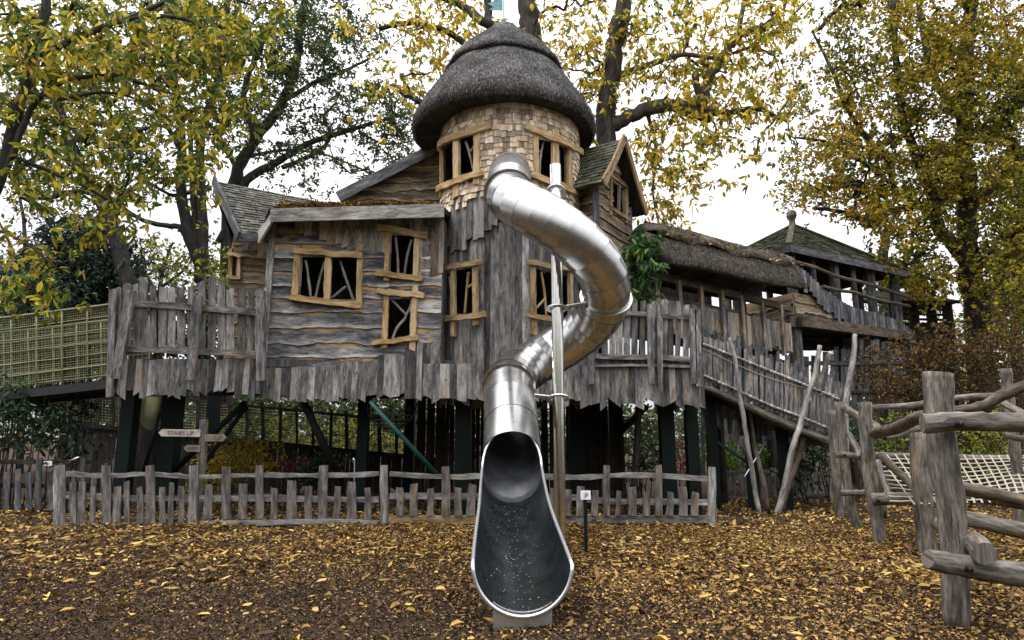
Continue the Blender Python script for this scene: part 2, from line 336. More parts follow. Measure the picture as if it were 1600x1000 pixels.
def cloud_points(blobs, Y, dz):
    """cluster centres spread through ellipsoids given by their outline and a depth half-range"""
    out=[]
    for (px,py,rx,ry,n) in blobs:
        for _ in range(n):
            a=U(0,2*math.pi); r=math.sqrt(rnd.random()); s=math.sqrt(max(0,1-r*r))
            out.append(P(px+rx*r*math.cos(a),py+ry*r*math.sin(a),Y+U(-1,1)*dz*max(.25,s)))
    return out
def grow_leaves(C, per, spread, leaf, droop, flat=0.0):
    """per leaves round every cluster centre"""
    C=np.array([tuple(c) for c in C]); k=len(C)
    cnt=np.maximum(3,nrs.poisson(per,k)); rep=np.repeat(np.arange(k),cnt); n=len(rep)
    sp=spread*nrs.uniform(.6,1.5,(k,1))[rep]
    # leaves sit in sprays of about five that share one twig tip
    ns=(n+4)//5; si=np.minimum(np.arange(n)//5,ns-1); first=rep[::5][:ns]
    tip=C[first]+nrs.normal(size=(ns,3))*sp[::5][:ns]*np.array([1,1,.62]); sdir=rand_unit(ns)*np.array([1,1,.5])
    ax=sdir[si]*.75+rand_unit(n)+np.array([0,0,-droop]); ax/=np.linalg.norm(ax,axis=1,keepdims=True)
    ln=nrs.uniform(.5,1.2,n)*leaf[0]; p=tip[si]+ax*ln[:,None]*.62+rand_unit(n)*leaf[0]*.18
    nm=rand_unit(n)*(1-flat*.6)+np.array([0,0,1])*(.5+flat)
    return p,ax,nm,ln,nrs.uniform(.65,1.15,n)*leaf[1]

def tree(name,label,cat,Y,limbs,blobs,lmat,bmat,leaf=(.14,.05),per=22,spread=.28,droop=.5,dz=2.0,base=None,group=None,twig=.0055,trunkname='trunk',rmax=.09,leafscale=1.18,dens=1.15):
    b=base if base is not None else P(limbs[0][0][0][0],limbs[0][0][0][1],Y)
    root=thing(name,label,cat,(b[0],b[1],0),group)
    mb=MB(); nodes=[]
    for pts,r0,r1 in limbs:
        pp=[P(q[0],q[1],Y+(q[2] if len(q)>2 else 0)) for q in pts]
        sp=smooth_path(pp,5); n=len(sp); k=M_px(sp[0])
        rr=[(r0+(r1-r0)*(i/(n-1)))*k for i in range(n)]
        sp=wobble(sp,rr[-1]*.35)
        mb.log(sp,rr,sides=9 if r0>6 else 6,wob=.12,jit=.05)
        nodes+=list(zip(sp,rr))
    C=cloud_points([(a,b_,c,d_,max(2,int(n*dens+.5))) for a,b_,c,d_,n in blobs],Y,dz)
    pos=np.array([tuple(p) for p,_ in nodes]); m0=len(pos)
    cl=np.array([tuple(c) for c in C]); nC=len(cl)
    allp=np.vstack([pos,cl]); par=-np.ones(m0+nC,int)
    D=np.full(nC,1e9); near=np.zeros(nC,int)
    for j in range(m0):
        d=np.linalg.norm(cl-pos[j],axis=1)*1.15; k=d<D; D[k]=d[k]; near[k]=j
    done=np.zeros(nC,bool); order=[]
    for _ in range(nC):
        dd=np.where(done,1e9,D); i=int(dd.argmin()); done[i]=True; par[m0+i]=near[i]; order.append(i)
        d=np.linalg.norm(cl-cl[i],axis=1)+.12; k=(d<D)&(~done); D[k]=d[k]; near[k]=m0+i
    cnt=np.ones(m0+nC)
    for i in reversed(order): cnt[par[m0+i]]+=cnt[m0+i]
    for i in order:
        a=Vector(allp[par[m0+i]]); c=Vector(allp[m0+i]); ln=(c-a).length
        r=min(rmax,twig*cnt[m0+i]**.52); r2=min(rmax,twig*max(1,cnt[m0+i]-1)**.52)
        mid=a.lerp(c,.5)+Vector((U(-1,1),U(-1,1),U(-.6,1.2)))*ln*.13
        sides=5 if r>.02 else 3
        mb.log([a,a.lerp(mid,.6),mid,mid.lerp(c,.6),c],[r,r,r*.92,r2,r2*.85],sides=sides,wob=.1,cap=False)
    mb.build(trunkname,bmat,root,smooth=True)
    p,ax,nm,ln,wd=grow_leaves(C,per,spread,(leaf[0]*leafscale,leaf[1]*leafscale),droop)
    leaf_mesh('crown',p,ax,nm,ln,wd,lmat,root=root)
    return root

def shrub(name,label,cat,Y,blobs,lmat,leaf,per,spread,dz,droop=.3,bmat=None,group=None,stems=14,flat=.3):
    C=cloud_points(blobs,Y,dz); C=[Vector((c.x,c.y,max(c.z,.08))) for c in C]
    cx=sum(c.x for c in C)/len(C)
    root=thing(name,label,cat,(cx,Y,0),group)
    mb=MB()
    for c in rnd.sample(C,min(stems,len(C))):
        g=Vector((cx+(c.x-cx)*.75+U(-.1,.1),Y+(c.y-Y)*.5,-.05)); m=g.lerp(c,.55)+Vector((U(-.1,.1),U(-.1,.1),.05))
        mb.log([g,m,c],[.016,.011,.005],sides=5,cap=False)
    mb.build('stem',bmat or W['barkdk'],root)
    p,ax,nm,ln,wd=grow_leaves(C,per,spread,leaf,droop,flat)
    leaf_mesh('foliage',p,ax,nm,ln,wd,lmat,root=root)
    return root

# ---------------------------------------------------------------- ground and litter
def build_ground():
    m,nt,out=new_mat('dark_bark_mulch'); L=nt.links.new
    tc=N(nt,'ShaderNodeTexCoord')
    def nz(s,d=6,r=.65):
        n=N(nt,'ShaderNodeTexNoise'); n.inputs['Scale'].default_value=s; n.inputs['Detail'].default_value=d; n.inputs['Roughness'].default_value=r; L(tc.outputs['Object'],n.inputs['Vector']); return n.outputs[0]
    a=nz(30); b=nz(.5,3); v=N(nt,'ShaderNodeTexVoronoi'); v.inputs['Scale'].default_value=45; L(tc.outputs['Object'],v.inputs['Vector'])
    r=ramp(nt,[(.32,(.010,.008,.006)),(.5,(.034,.023,.015)),(.66,(.09,.058,.034))]); L(a,r.inputs[0])
    r2=ramp(nt,[(.35,(.8,.8,.85)),(.65,(1.25,1.1,.95))]); L(b,r2.inputs[0])
    c=mixc(nt,1,r.outputs[0],r2.outputs[0],'MULTIPLY')
    bs=N(nt,'ShaderNodeBsdfPrincipled'); L(c,bs.inputs['Base Color']); bs.inputs['Roughness'].default_value=.95; bs.inputs['Specular IOR Level'].default_value=.15
    bp=N(nt,'ShaderNodeBump'); bp.inputs['Strength'].default_value=.8; bp.inputs['Distance'].default_value=.03
    L(math_n(nt,'ADD',a,math_n(nt,'MULTIPLY',v.outputs['Distance'],.5)),bp.inputs['Height']); L(bp.outputs[0],bs.inputs['Normal']); L(bs.outputs[0],out.inputs[0])
    mb=MB()
    xs=[-400,-120,-40,-20]+[-12+i*.4 for i in range(61)]+[20,40,120,400]
    ys=[-60,-5,2]+[4+i*.4 for i in range(31)]+[20,30,60,150,500]
    def h(x,y):
        return (.02*math.sin(x*1.7+y)+.015*math.sin(x*3.1-y*2.3)) if 4<y<17 and abs(x)<13 else 0
    base=0
    for y in ys:
        for x in xs: mb.v.append((x,y,h(x,y)))
    n=len(xs)
    for j in range(len(ys)-1):
        for i in range(n-1):
            a=j*n+i; mb.f.append((a,a+1,a+n+1,a+n)); mb.uv+= [(0,0)]*4
    o=mb.build('ground',m,smooth=True); tag(o,kind='structure')
build_ground()

def scatter(n, x0,x1,y0,y1, dens, z=(.005,.03)):
    out=[]
    while len(out)<n:
        x=U(x0,x1); y=U(y0,y1)
        if abs(x)>y*.86+.8: continue
        if rnd.random()<dens(x,y): out.append((x,y,U(*z)+(.02*math.sin(x*1.7+y)+.015*math.sin(x*3.1-y*2.3)+.004 if abs(x)<13 and y<17 else 0)))
    return np.array(out)
def sm(a,b,x):
    t=max(0,min(1,(x-a)/(b-a))); return t*t*(3-2*t)
def patch(x,y): return .5+.5*math.sin(x*1.3+1.7*math.sin(y*1.1))*math.cos(y*1.9+math.sin(x*.9)*1.4)
def dens_leaf(x,y):
    d=.03+.97*sm(7.3,8.9,y+.5*math.sin(x*1.1)+.55*max(0,x)*.9)
    if y<8.3 and abs(x+.6)<1.2 and x<.4: d*=.45
    return min(1,d*(.55+.6*patch(x,y)))
def litter(name,label,P3,leaf,mat,up=1.3,curl=.12,fold=.3,jl=(.4,1.25)):
    n=len(P3); ax=rand_unit(n)*np.array([1,1,.22]); nm=rand_unit(n)*.55+np.array([0,0,up])
    o=leaf_mesh(name,P3,ax,nm,nrs.uniform(*jl,n)*leaf[0],nrs.uniform(.45,1.3,n)*leaf[1],mat,fold=fold,curl=curl)
    return tag(o,label,'ground cover',kind='stuff')
litter('fallen_leaves','yellow and tan chestnut leaves strewn over the dark mulch',scatter(19000,-14,14,5.0,16,dens_leaf,(.008,.045)),(.112,.044),LM['litter'],curl=.2)
def dens_big(x,y): return .5+.5*sm(6,9,y)
litter('fallen_leaves','large pale curled leaves lying on the bare mulch',scatter(620,-8,8,4.9,9.5,dens_big,(.012,.04)),(.15,.052),LM['litter'],curl=.25)
def dens_frag(x,y): return min(1,.16*sm(5.4,7.6,y+.8*max(0,x))+.04+.75*sm(-1.5,2.2,x+ (y-6)*.9)*(.5+.5*patch(x*1.7,y*1.3)))
litter('leaf_fragments','broken ochre leaf fragments trodden into the mulch',scatter(42000,-8.5,9.5,4.9,11.5,dens_frag,(.004,.02)),(.045,.026),LM['frag'],up=.9)
litter('bark_chips','dark brown bark chips covering the ground',scatter(66000,-7,7,4.9,9.5,lambda x,y:1-.6*sm(7,9.5,y),(.0,.014)),(.036,.017),LM['chip'],up=.7,fold=.5)

# ---------------------------------------------------------------- picket fence
def fence(Y,label,posts,rails,pickets,boards=(),matp='fence',matr='rail',thick=.035,yoff=0,lean=3):
    base=G(posts[0][0],posts[0][2]); root=thing('picket_fence',label,'fence',(base.x,Y,0))
    for px,y0,y1,w in posts:
        k=M_px(P(px,y1,Y)); mb=MB(); lx=U(-2,2)
        a=P(px,y0,Y); b=P(px,y1,Y); b.x+=U(-.015,.015)
        mb.log([Vector((b.x,Y,-.1)),b.lerp(a,.3)+Vector((U(-.012,.012),0,0)),b.lerp(a,.65)+Vector((U(-.012,.012),0,0)),a],[w*k*.55,w*k*.5,w*k*.52,w*k*.46],sides=7,wob=.16,jit=.04)
        mb.build('post',W[matr if matp=='fence' else matp],root)
    for pts,w,dy,mat in rails:
        pp=smooth_path([P(x,y,Y+dy) for x,y in pts],5); mb=MB(); k=M_px(pp[0])
        pp=wobble(pp,.006)
        mb.strip(pp,[w*k*U(.8,1.15) for _ in pp],.045,(0,-1,0),jit=.004); mb.build('rail',W[mat],root)
    for pts,w,dy,mat in boards:
        mb=MB(); pp=[P(x,y,Y+dy) for x,y in pts]; mb.strip(smooth_path(pp,4),w*M_px(pp[0]),.04,(0,-1,0),jit=.002); mb.build('gravel_board',W[mat],root)
    for px,y0,y1,w in pickets:
        a=P(px+U(-1,1),y0,Y-.055); b=P(px-U(-lean*.4,lean),y1,Y-.055); k=M_px(a); mb=MB()
        bow=U(-.012,.012); q=[b.lerp(a,t)+Vector((bow*math.sin(t*3.1)+U(-.003,.003),U(-.004,.004),0)) for t in (0,.25,.5,.75,1)]
        w0=w*k; mb.strip(q,[w0*U(1.0,1.2),w0*U(.98,1.1),w0*U(.95,1.05),w0*U(.93,1.05),w0*U(.9,1.0)],U(.02,.032),(U(-.12,.12),-1,0),cut1=U(-.012,.012),jit=.003)
        mb.build('picket',W[matp],root)
    return root
pk=[(115,754,9),(129,753,11),(146,760,8),(166,727,13),(185,760,11),(199,752,8),(218,761,9),(235,727,14),(253,761,9),(268,754,8),(284,760,8),
 (326,757,12),(354,729,13),(381,756,13),(405,727,12),(429,763,10),(456,751,14),(483,760,11),(506,727,14),(528,760,10),(550,753,14),(574,762,10),
 (625,762,12),(648,756,12),(672,763,10),(696,729,13),(716,762,11),(738,757,13),(762,762,11),(786,758,12),(810,764,10),(836,729,12),(864,763,10),(888,765,12),(908,760,12),(930,766,10),(948,727,10),(968,767,8),(987,761,12),
 (1010,768,10),(1030,727,10),(1048,769,10),(1067,761,12),(1088,769,11)]
def yb(x): return 818 if x<300 else (811 if x<600 else 806)
fence(11.7,'low weathered picket fence running in front of the treehouse behind the slide',
 [(92,727,824,15),(302,727,823,14),(600,727,821,13),(1113,730,810,13)],
 [([(104,740),(166,743),(235,741),(297,745)],7,.03,'rail'),([(312,745),(400,742),(500,743),(592,740)],7,.03,'rail'),([(609,740),(700,745),(800,742),(900,746),(1000,742),(1105,748)],8,.03,'rail'),
  ([(104,774),(200,778),(297,779)],9,.03,'rail'),([(312,779),(420,778),(500,780),(592,780)],9,.03,'rail'),([(609,775),(740,776),(880,777),(960,783),(1105,785)],9,.03,'rail')],
 [(x,y,yb(x),w) for x,y,w in pk],
 [([(98,821),(200,820),(297,822)],8,-.02,'fence'),([(312,818),(400,817),(500,815),(590,817)],8,-.08,'rail'),([(607,812),(750,812)],13,-.02,'golddk'),([(752,812),(1108,811)],12,-.02,'fence')])
lp=[(x,722+U(-3,20),9) for x in range(-6,190,17)]
fence(13.6,'shaded picket fence behind the left end of the front fence',[(-30,715,800,12),(182,716,800,11)],
 [([(-28,722),(60,722),(178,722)],6,.03,'shade'),([(-28,757),(60,759),(178,757)],7,.03,'shade'),([(-28,796),(178,796)],6,.03,'shade')],
 [(x,y if i%4 else 716,797,w) for i,(x,y,w) in enumerate(lp)],matp='greydk',matr='greydk')
rp=[(x,740+U(-3,8),7) for x in range(1130,1300,9)]
fence(16.2,'far grey picket fence beyond the leaning poles on the right',[(1124,731,782,8),(1208,731,782,8),(1298,731,782,8)],
 [([(1124,738),(1296,736)],5,.03,'fence'),([(1124,757),(1296,757)],5,.03,'fence'),([(1124,778),(1200,778),(1296,772)],5,-.1,'fence')],
 [(x,y if i%5 else 733,779,w) for i,(x,y,w) in enumerate(rp)],matp='fence')
# ---------------------------------------------------------------- slide
TR_C=Vector((-.04,13.6,0)); TR_R=1.5
slide=thing('tube_slide','stainless steel spiral tube slide winding down from the round tower to the mulch','slide',(0,5.75,0))
TR=.375; NS=40
def ringpts(c,tg,r,n=NS):
    tg=tg.normalized(); a=tg.cross(Vector((0,0,1))); a=a.normalized() if a.length>.05 else Vector((1,0,0)); b=a.cross(tg).normalized()
    return [c+(a*math.sin(2*math.pi*j/n)-b*math.cos(2*math.pi*j/n))*r for j in range(n)]
def tube_sections(path,name,rad=TR,mat='steel',gap=.0015):
    mb=MB(); n=len(path); tgs=[(path[min(i+1,n-1)]-path[max(i-1,0)]).normalized() for i in range(n)]
    for i in range(n-1):
        r=rad; a=ringpts(path[i],tgs[i],r+(.0045 if i%2 else 0)); b=ringpts(path[i+1],tgs[i+1],r+(.0045 if i%2 else 0))
        # wrap with explicit columns so that uv v runs along the tube
        of=i*.37; d=(path[i+1]-path[i]).length
        mb.sweep([a,b],[of,of+d],cap=False)
    return mb.build(name,W[mat],slide,smooth=True)
hc=Vector(((871-800)/F*9.75*1.02,9.75,0)); hr=.755
def hel(t):   # t 0..1 ; start left heading to the camera
    ph=math.pi+t*2*math.pi
    zs=[5.36,4.53,3.66,2.92,2.27]; k=t*4; i=min(3,int(k)); f=k-i
    # smooth z
    def cr(a,b,c,d,t): return .5*((2*b)+(c-a)*t+(2*a-5*b+4*c-d)*t*t+(3*b-a-3*c+d)*t**3)
    e=[6.1]+zs+[1.7]; z=cr(e[i],e[i+1],e[i+2],e[i+3],f)
    return Vector((hc.x+hr*math.cos(ph),hc.y+hr*math.sin(ph),z))
hpath=[hel(i/26) for i in range(27)]
exit_path=smooth_path([Vector((-.03,12.35,6.70)),Vector((-.03,11.6,6.53)),Vector((-.04,10.7,6.08)),Vector((-.05,10.1,5.66)),hpath[0]],1)
tube_sections(exit_path,'exit_tube')
fl=next(i for i in range(27) if i/26>=.5)
tube_sections(hpath[:fl+1],'upper_curve'); tube_sections(hpath[fl:],'lower_curve')
lower=[hpath[-1],Vector((-.03,9.35,2.0)),Vector((-.01,8.9,1.66)),Vector((.0,8.42,1.30))]
tube_sections([hpath[-1]]+lower[1:],'exit_tube')
def flange(c,tg,r=TR,w=.035,h=.024,mat='steelpol',bolts=14):
    mb=MB(); n=48; tg=tg.normalized()
    prof=[(-w/2,0),(-w/2,h),(w/2,h),(w/2,0)]
    R_=[ringpts(c+tg*x,tg,r+.004+y,n) for x,y in prof]
    base=len(mb.v)
    for rr in R_: mb.v.extend([tuple(p) for p in rr])
    for i in range(3):
        for j in range(n):
            a=base+i*n+j; b=base+i*n+(j+1)%n; mb.f.append((a,b,b+n,a+n)); mb.uv+=[(j*.05,i*.03),((j+1)*.05,i*.03),((j+1)*.05,(i+1)*.03),(j*.05,(i+1)*.03)]
    o=mb.build('flange',W[mat],slide)
    for q in ringpts(c+tg*(w/2),tg,r+.015,bolts):
        mb=MB(); mb.log([q,q+tg*.012],.008,sides=6,wob=0); mb.build('bolt',W['bolt'],slide,parent=o)
flange(hpath[0],hpath[1]-exit_path[-2],h=.03)
flange(hpath[fl],hpath[fl+1]-hpath[fl-1],h=.03)
flange(hpath[-1],lower[1]-hpath[-2],h=.03)
# open chute: arc sections, wall with thickness (outer steel, inner lining coloured dark in place of reflections)
A0=Vector((0,8.42,1.30)); A1=Vector((.0,8.2,1.13)); A2=Vector((.087,5.56,.505))
secs=[]   # (centre, radius, half-arc)
for i in range(7):
    t=i/6; secs.append((A0.lerp(A1,t),TR,math.radians(180-86*math.sin(t*math.pi/2)**.8)))
for i in range(1,25):
    t=i/24; c=A1.lerp(A2,t); c.z+=-.03*math.sin(t*math.pi); c.x=.087*t**1.5
    secs.append((c,TR+.04*sm(.35,1,t),math.radians(94-6*t)))
def arc(c,r,h,n=30):
    return [c+Vector((math.sin(-h+2*h*j/n)*r,0,-math.cos(-h+2*h*j/n)*r)) for j in range(n+1)]
def shell(dr,name,mat,flip=False,extra=None):
    mb=MB(); ss=(extra or [])+secs
    rings=[arc(c,r+dr,h) for c,r,h in ss]
    if flip: rings=[q[::-1] for q in rings]
    vs=[0]
    for i in range(1,len(ss)): vs.append(vs[-1]+(ss[i][0]-ss[i-1][0]).length)
    mb.sweep(rings,vs,closed=False,cap=False); return mb.build(name,W[mat],slide,smooth=True)
shell(.0,'chute','steel')
ext=[(lower[k].lerp(lower[k+1],f)+Vector((0,0,0)),TR,math.radians(180)) for k in (1,2) for f in (0,.5)]
# keep lining inside the tube: vertical sections shrink a little where the tube slopes
ext=[(c,TR*.97,h) for c,r,h in ext]
_all=secs
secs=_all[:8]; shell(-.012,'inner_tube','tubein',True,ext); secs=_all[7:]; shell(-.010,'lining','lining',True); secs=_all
# rim bead along the free edge
edgeL=[arc(c,r-.004,h)[0] for c,r,h in secs]; edgeR=[arc(c,r-.004,h)[-1] for c,r,h in secs]
lip=arc(secs[-1][0]+Vector((0,-.006,0)),secs[-1][1]-.004,secs[-1][2])
rimp=edgeL[::-1][:-1]; rimp=edgeL[1:]+lip[1:-1]+edgeR[::-1][:-1]
mb=MB(); mb.log(rimp,.017,sides=8,wob=0,cap=True); mb.build('rim',W['rim'],slide,smooth=True)
mb=MB(); fr=secs[-1][1]+.004; cc=secs[-1][0]
for fy0 in (5.615,):
    tp_=[Vector((cc.x+math.sin(a)*fr,fy0,cc.z+.035-math.cos(a)*fr)) for a in [(-.62+1.24*i/12) for i in range(13)]]
    lo=[Vector((q.x,fy0,-.06)) for q in tp_]
    for i in range(12):
        for dy,s in ((0,1),(.05,-1)):
            f=[lo[i],lo[i+1],tp_[i+1],tp_[i]]; f=[v+Vector((0,dy,0)) for v in f]; mb.face(f if s>0 else f[::-1])
    mb.face([lo[0],tp_[0],tp_[0]+Vector((0,.05,0)),lo[0]+Vector((0,.05,0))]); mb.face([tp_[-1],lo[-1],lo[-1]+Vector((0,.05,0)),tp_[-1]+Vector((0,.05,0))])
mb.build('foot',W['rim'],slide)
# drops of rain on the lining
mb=MB()
for _ in range(200):
    i=rnd.randint(8,29); c,r,h=secs[i]; f=rnd.random(); c2=secs[min(i+1,30)][0]; cc=c.lerp(c2,f); a=rnd.gauss(-.02,.42)
    if abs(a)>1.2: continue
    s=U(.0018,.0046)*(1.5 if rnd.random()<.12 else 1); nn=Vector((math.sin(a),0,-math.cos(a))); p=cc+nn*(r-.012); up=-nn; sd=Vector((math.cos(a),0,math.sin(a))); fw=Vector((0,-1,-.2)).normalized()
    k=len(mb.v); ring=[p+(sd*math.cos(q*1.0472)+fw*math.sin(q*1.0472)*1.3)*s for q in range(6)]; top=p+up*s*.7
    mb.v+= [tuple(q) for q in ring]+[tuple(top)]
    for q in range(6): mb.f.append((k+q,k+(q+1)%6,k+6)); mb.uv+=[(0,0)]*3
tag(mb.build('rain_drops',W['drop'],slide,smooth=True),kind='stuff')
# support pole and its collars
mb=MB(); pb=G(867,851); pr=.088; px_=P(869.5,400,pb.y).x
top=P(869,258,pb.y).z; mb.log([Vector((px_,pb.y,-.1)),Vector((px_,pb.y,top*.5)),Vector((px_,pb.y,top))],pr,sides=28,wob=0); mb.build('support_pole',W['pole'],slide,smooth=False)
for f in slide.children[-1].data.polygons: f.use_smooth=len(f.vertices)==4
def collar(z,tilt,bx=None):
    mb=MB(); c=Vector((px_,pb.y,z)); n=36; nn=Vector((0,-math.cos(tilt),-math.sin(tilt))); a=Vector((1,0,0)); b=nn.cross(a)
    rr=[]
    for (r,h) in ((.115,-.01),(.165,-.01),(.165,.01),(.115,.01)): rr.append([c+(a*math.cos(2*math.pi*j/n)+b*math.sin(2*math.pi*j/n))*r+nn*h for j in range(n)])
    k=len(mb.v)
    for q in rr: mb.v+=[tuple(p) for p in q]
    for i in range(4):
        for j in range(n):
            A=k+i*n+j; B=k+i*n+(j+1)%n; i2=(i+1)%4; mb.f.append((A,B,k+i2*n+(j+1)%n,k+i2*n+j)); mb.uv+=[(j*.03,0),(j*.03+.03,0),(j*.03+.03,.05),(j*.03,.05)]
    o=mb.build('collar',W['rim'],slide)
    if bx:
        q=bx(c); mb=MB(); mb.strip([c+(q-c).normalized()*.13,q],.115,.014,nn); pl=mb.build('bracket',W['rim'],slide)
        mb=MB()
        for t in (.45,.68):
            for s in (-.03,.03):
                e=c.lerp(q,t)+Vector((0,0,s)); mb.log([e+nn*.004,e+nn*.02],.013,sides=6,wob=0)
        mb.build('bolt',W['bolt'],slide,parent=pl)
collar(P(869,302,pb.y).z,math.radians(50)); 
collar(P(867,482,pb.y).z,math.radians(78),lambda c: Vector((c.x+.44,c.y-.04,c.z+.07)))
collar(P(868,622,pb.y).z,math.radians(72),lambda c: Vector((c.x-.40,c.y-.02,c.z+.04)))

# ---------------------------------------------------------------- treehouse
house=thing('treehouse','large weathered timber treehouse on stilts with a round thatched tower','treehouse',(-1.0,13.5,0))
TC=TR_C
def cylhit(px,py,r=TR_R):
    d=ray(px,py); o=Vector((0,0,CZ)); ox=o.x-TC.x; oy=o.y-TC.y
    a=d.x*d.x+d.y*d.y; b=2*(ox*d.x+oy*d.y); c=ox*ox+oy*oy-r*r; D=b*b-4*a*c
    if D<0:
        t=-b/(2*a); p=o+d*t; q=Vector((p.x-TC.x,p.y-TC.y,0)).normalized(); p=Vector((TC.x+q.x*r,TC.y+q.y*r,p.z)); return p,q
    t=(-b-math.sqrt(D))/(2*a); p=o+d*t; return p,Vector((p.x-TC.x,p.y-TC.y,0)).normalized()
def flat(Y):
    return lambda px,py:(P(px,py,Y),Vector((0,-1,0)))
def cyl(off): return lambda px,py: cylhit(px,py,TR_R+off)
def stick(mb,surf,pts,w,t,off=0.0,round_=False,wav=.0,seg=4):
    q=[surf(x,y) for x,y in pts]; ps=[a+n*off for a,n in q]; k=M_px(ps[0])
    sp=smooth_path(ps,seg); nn=[]
    for p in sp:
        j=min(range(len(ps)),key=lambda i:(ps[i]-p).length); nn.append(q[j][1])
    if round_: mb.log(sp,[w*k*.5*U(.85,1.12) for _ in sp],sides=7,wob=.08)
    else: mb.strip(sp,[w*k*U(1-wav,1+wav) for _ in sp],t,nn,jit=wav*w*k*.25,cut1=U(-.02,.02))
def wavy_lr(x0,y0,x1,y1,n=5,a=1.6): return [(x0+(x1-x0)*i/n,y0+(y1-y0)*i/n+(U(-a,a) if 0<i<n else 0)) for i in range(n+1)]
def window(surf,mat,horiz,vert,bars,off=.06,label=None):
    mb=MB()
    for pts,w in vert: stick(mb,surf,wavy_lr(*pts,n=4,a=.3) if len(pts)==4 else pts,w,.07,off,wav=.10,seg=3)
    for pts,w in horiz: stick(mb,surf,wavy_lr(*pts,n=5,a=1.3),w,.075,off+.055,wav=.16,seg=3)
    o=mb.build('window',W[mat],house)
    for b in bars:
        mb=MB()
        for pts in (b if isinstance(b[0],list) else [b]): stick(mb,surf,pts,4.2,.03,-.02,round_=True)
        mb.build('branch_bar',W['rail' if mat=='gold' else 'gold'],house,parent=o,smooth=True)
    return o

# tower wall
def tower_boards():
    def ang(px,py): p,n=cylhit(px,py); return math.atan2(n.x,-n.y),p.z
    wins=[]
    for (x0,y0,x1,y1,pxr) in ((694,0,750,0,((717,212),(717,292))),(833,0,886,0,((850,218),(850,287)))):
        wins.append((ang(x0,250)[0],ang(x1,250)[0],ang(*pxr[1])[1],ang(*pxr[0])[1]))
    for (x0,x1,pxr) in ((689,745,((715,422),(715,494))),(832,886,((850,424),(850,494)))):
        wins.append((ang(x0,460)[0],ang(x1,460)[0],ang(*pxr[1])[1],ang(*pxr[0])[1]))
    ZB=2.27; ZS=cylhit(797,302)[0].z; ZT=8.75
    def spans(a,z0,z1):
        s=[(z0,z1)]
        for wa,wb,c,d in wins:
            if wa<a<wb:
                n=[]
                for u,v in s:
                    if d<=u or c>=v: n.append((u,v)); continue
                    if u<c-.05: n.append((u,c))
                    if v>d+.05: n.append((d,v))
                s=n
        return s
    def layer(r,z0f,z1f,w0,w1,name,mat,full=True,t=.03):
        mb=MB(); a=-math.pi
        while a<math.pi:
            w=U(w0,w1); da=w/r; am=a+da/2; n=Vector((math.sin(am),-math.cos(am),0))
            ins=any(wa<a+da*.3<wb or wa<a+da*.7<wb for wa,wb,_,_ in wins)
            for u,v in spans(am,z0f(am),z1f(am)):
                rr=r+U(-.006,.010); c=Vector((TC.x,TC.y,0))+n*rr
                nz=n+Vector((n.y,-n.x,0))*U(-.06,.06)
                mb.strip([c+Vector((0,0,u)),c+Vector((0,0,(u+v)/2)),c+Vector((0,0,v))],w*1.03,t,nz,cut0=U(-.3,.3)*w if z0f is not cst else 0,jit=.004)
            a+=da
        return mb.build(name,W[mat],house)
    cst=lambda a:ZB
    rag={}
    def zmid(a): return 5.35+.30*math.sin(a*3.2+.8)+.22*math.sin(a*1.3+2.2)+U(-.09,.09)
    layer(TR_R-.035,lambda a:ZB+U(-.16,.08),lambda a:5.7,.10,.19,'lower_tower_wall','grey')
    layer(TR_R+.02,zmid,lambda a:ZS+.15,.10,.19,'middle_tower_wall','grey')
    # shingle courses
    mb=MB(); z=ZS-.18; row=0; r=TR_R+.045
    while z<ZT:
        a=-math.pi+U(0,.1)
        while a<math.pi:
            w=U(.06,.19); da=w/r; am=a+da/2
            zb=z+U(-.03,.03)
            if row<3 and rnd.random()<(.55-.2*row): a+=da; continue
            ok=not any(wa<am<wb and c-.02<zb+.08<d+.02 for wa,wb,c,d in wins)
            if ok:
                n=Vector((math.sin(am),-math.cos(am),0)); cc=Vector((TC.x,TC.y,0))
                mb.strip([cc+n*(r+.018+U(0,.008))+Vector((0,0,zb)),cc+n*(r-.012)+Vector((0,0,min(zb+.235,ZT+.2)))],w*.97,.014,n,cut0=U(-.004,.004))
            a+=da
        z+=.125; row+=1
    mb.build('shingle_wall',W['shingle'],house)
    # backing behind shingles: boards split at windows, floors inside
    layer(TR_R-.02,lambda a:ZS,lambda a:ZT,.14,.2,'tower_backing','golddk')
    mb=MB()
    for zf in (2.6,5.45,8.8):
        nn=32; mb.sweep([[Vector((TC.x+(TR_R-.06)*math.cos(2*math.pi*j/nn),TC.y+(TR_R-.06)*math.sin(2*math.pi*j/nn),zf+dz)) for j in range(nn)] for dz in (0,.06)],[0,.06])
    mb.build('tower_floor',W['shade'],house)
tower_boards()
window(cyl(0),'gold',[((678,231,770,199),10),((677,300,758,273),9)],[((694,212,694,308),7),((717,200,717,309),13),((748,206,747,290),11)],
       [[[(727,220),(733,240),(741,274)],[(734,238),(743,223)]],[(707,230),(710,285)]])
window(cyl(0),'gold',[((819,201,903,238),10),((826,276,902,306),9)],[((835,212,836,300),9),((864,205,864,312),12),((886,222,886,312),9)],
       [[[(850,220),(845,245),(843,278)],[(845,240),(838,226)]],[(874,235),(874,290)]])
window(cyl(0),'golddk',[((678,424,758,411),8),((679,502,762,492),8)],[((688,424,688,506),7),((712,416,712,526),9),((745,416,746,509),9)],
       [[(701,432),(704,455),(711,492)],[[(731,425),(728,455),(725,492)],[(728,450),(742,441)]]])
window(cyl(0),'golddk',[((821,412,893,424),8),((821,493,893,508),8)],[((831,412,832,524),9),((887,418,888,505),8)],
       [[[(846,425),(851,455),(854,494)],[(838,482),(853,466)]],[(870,428),(868,496)]])

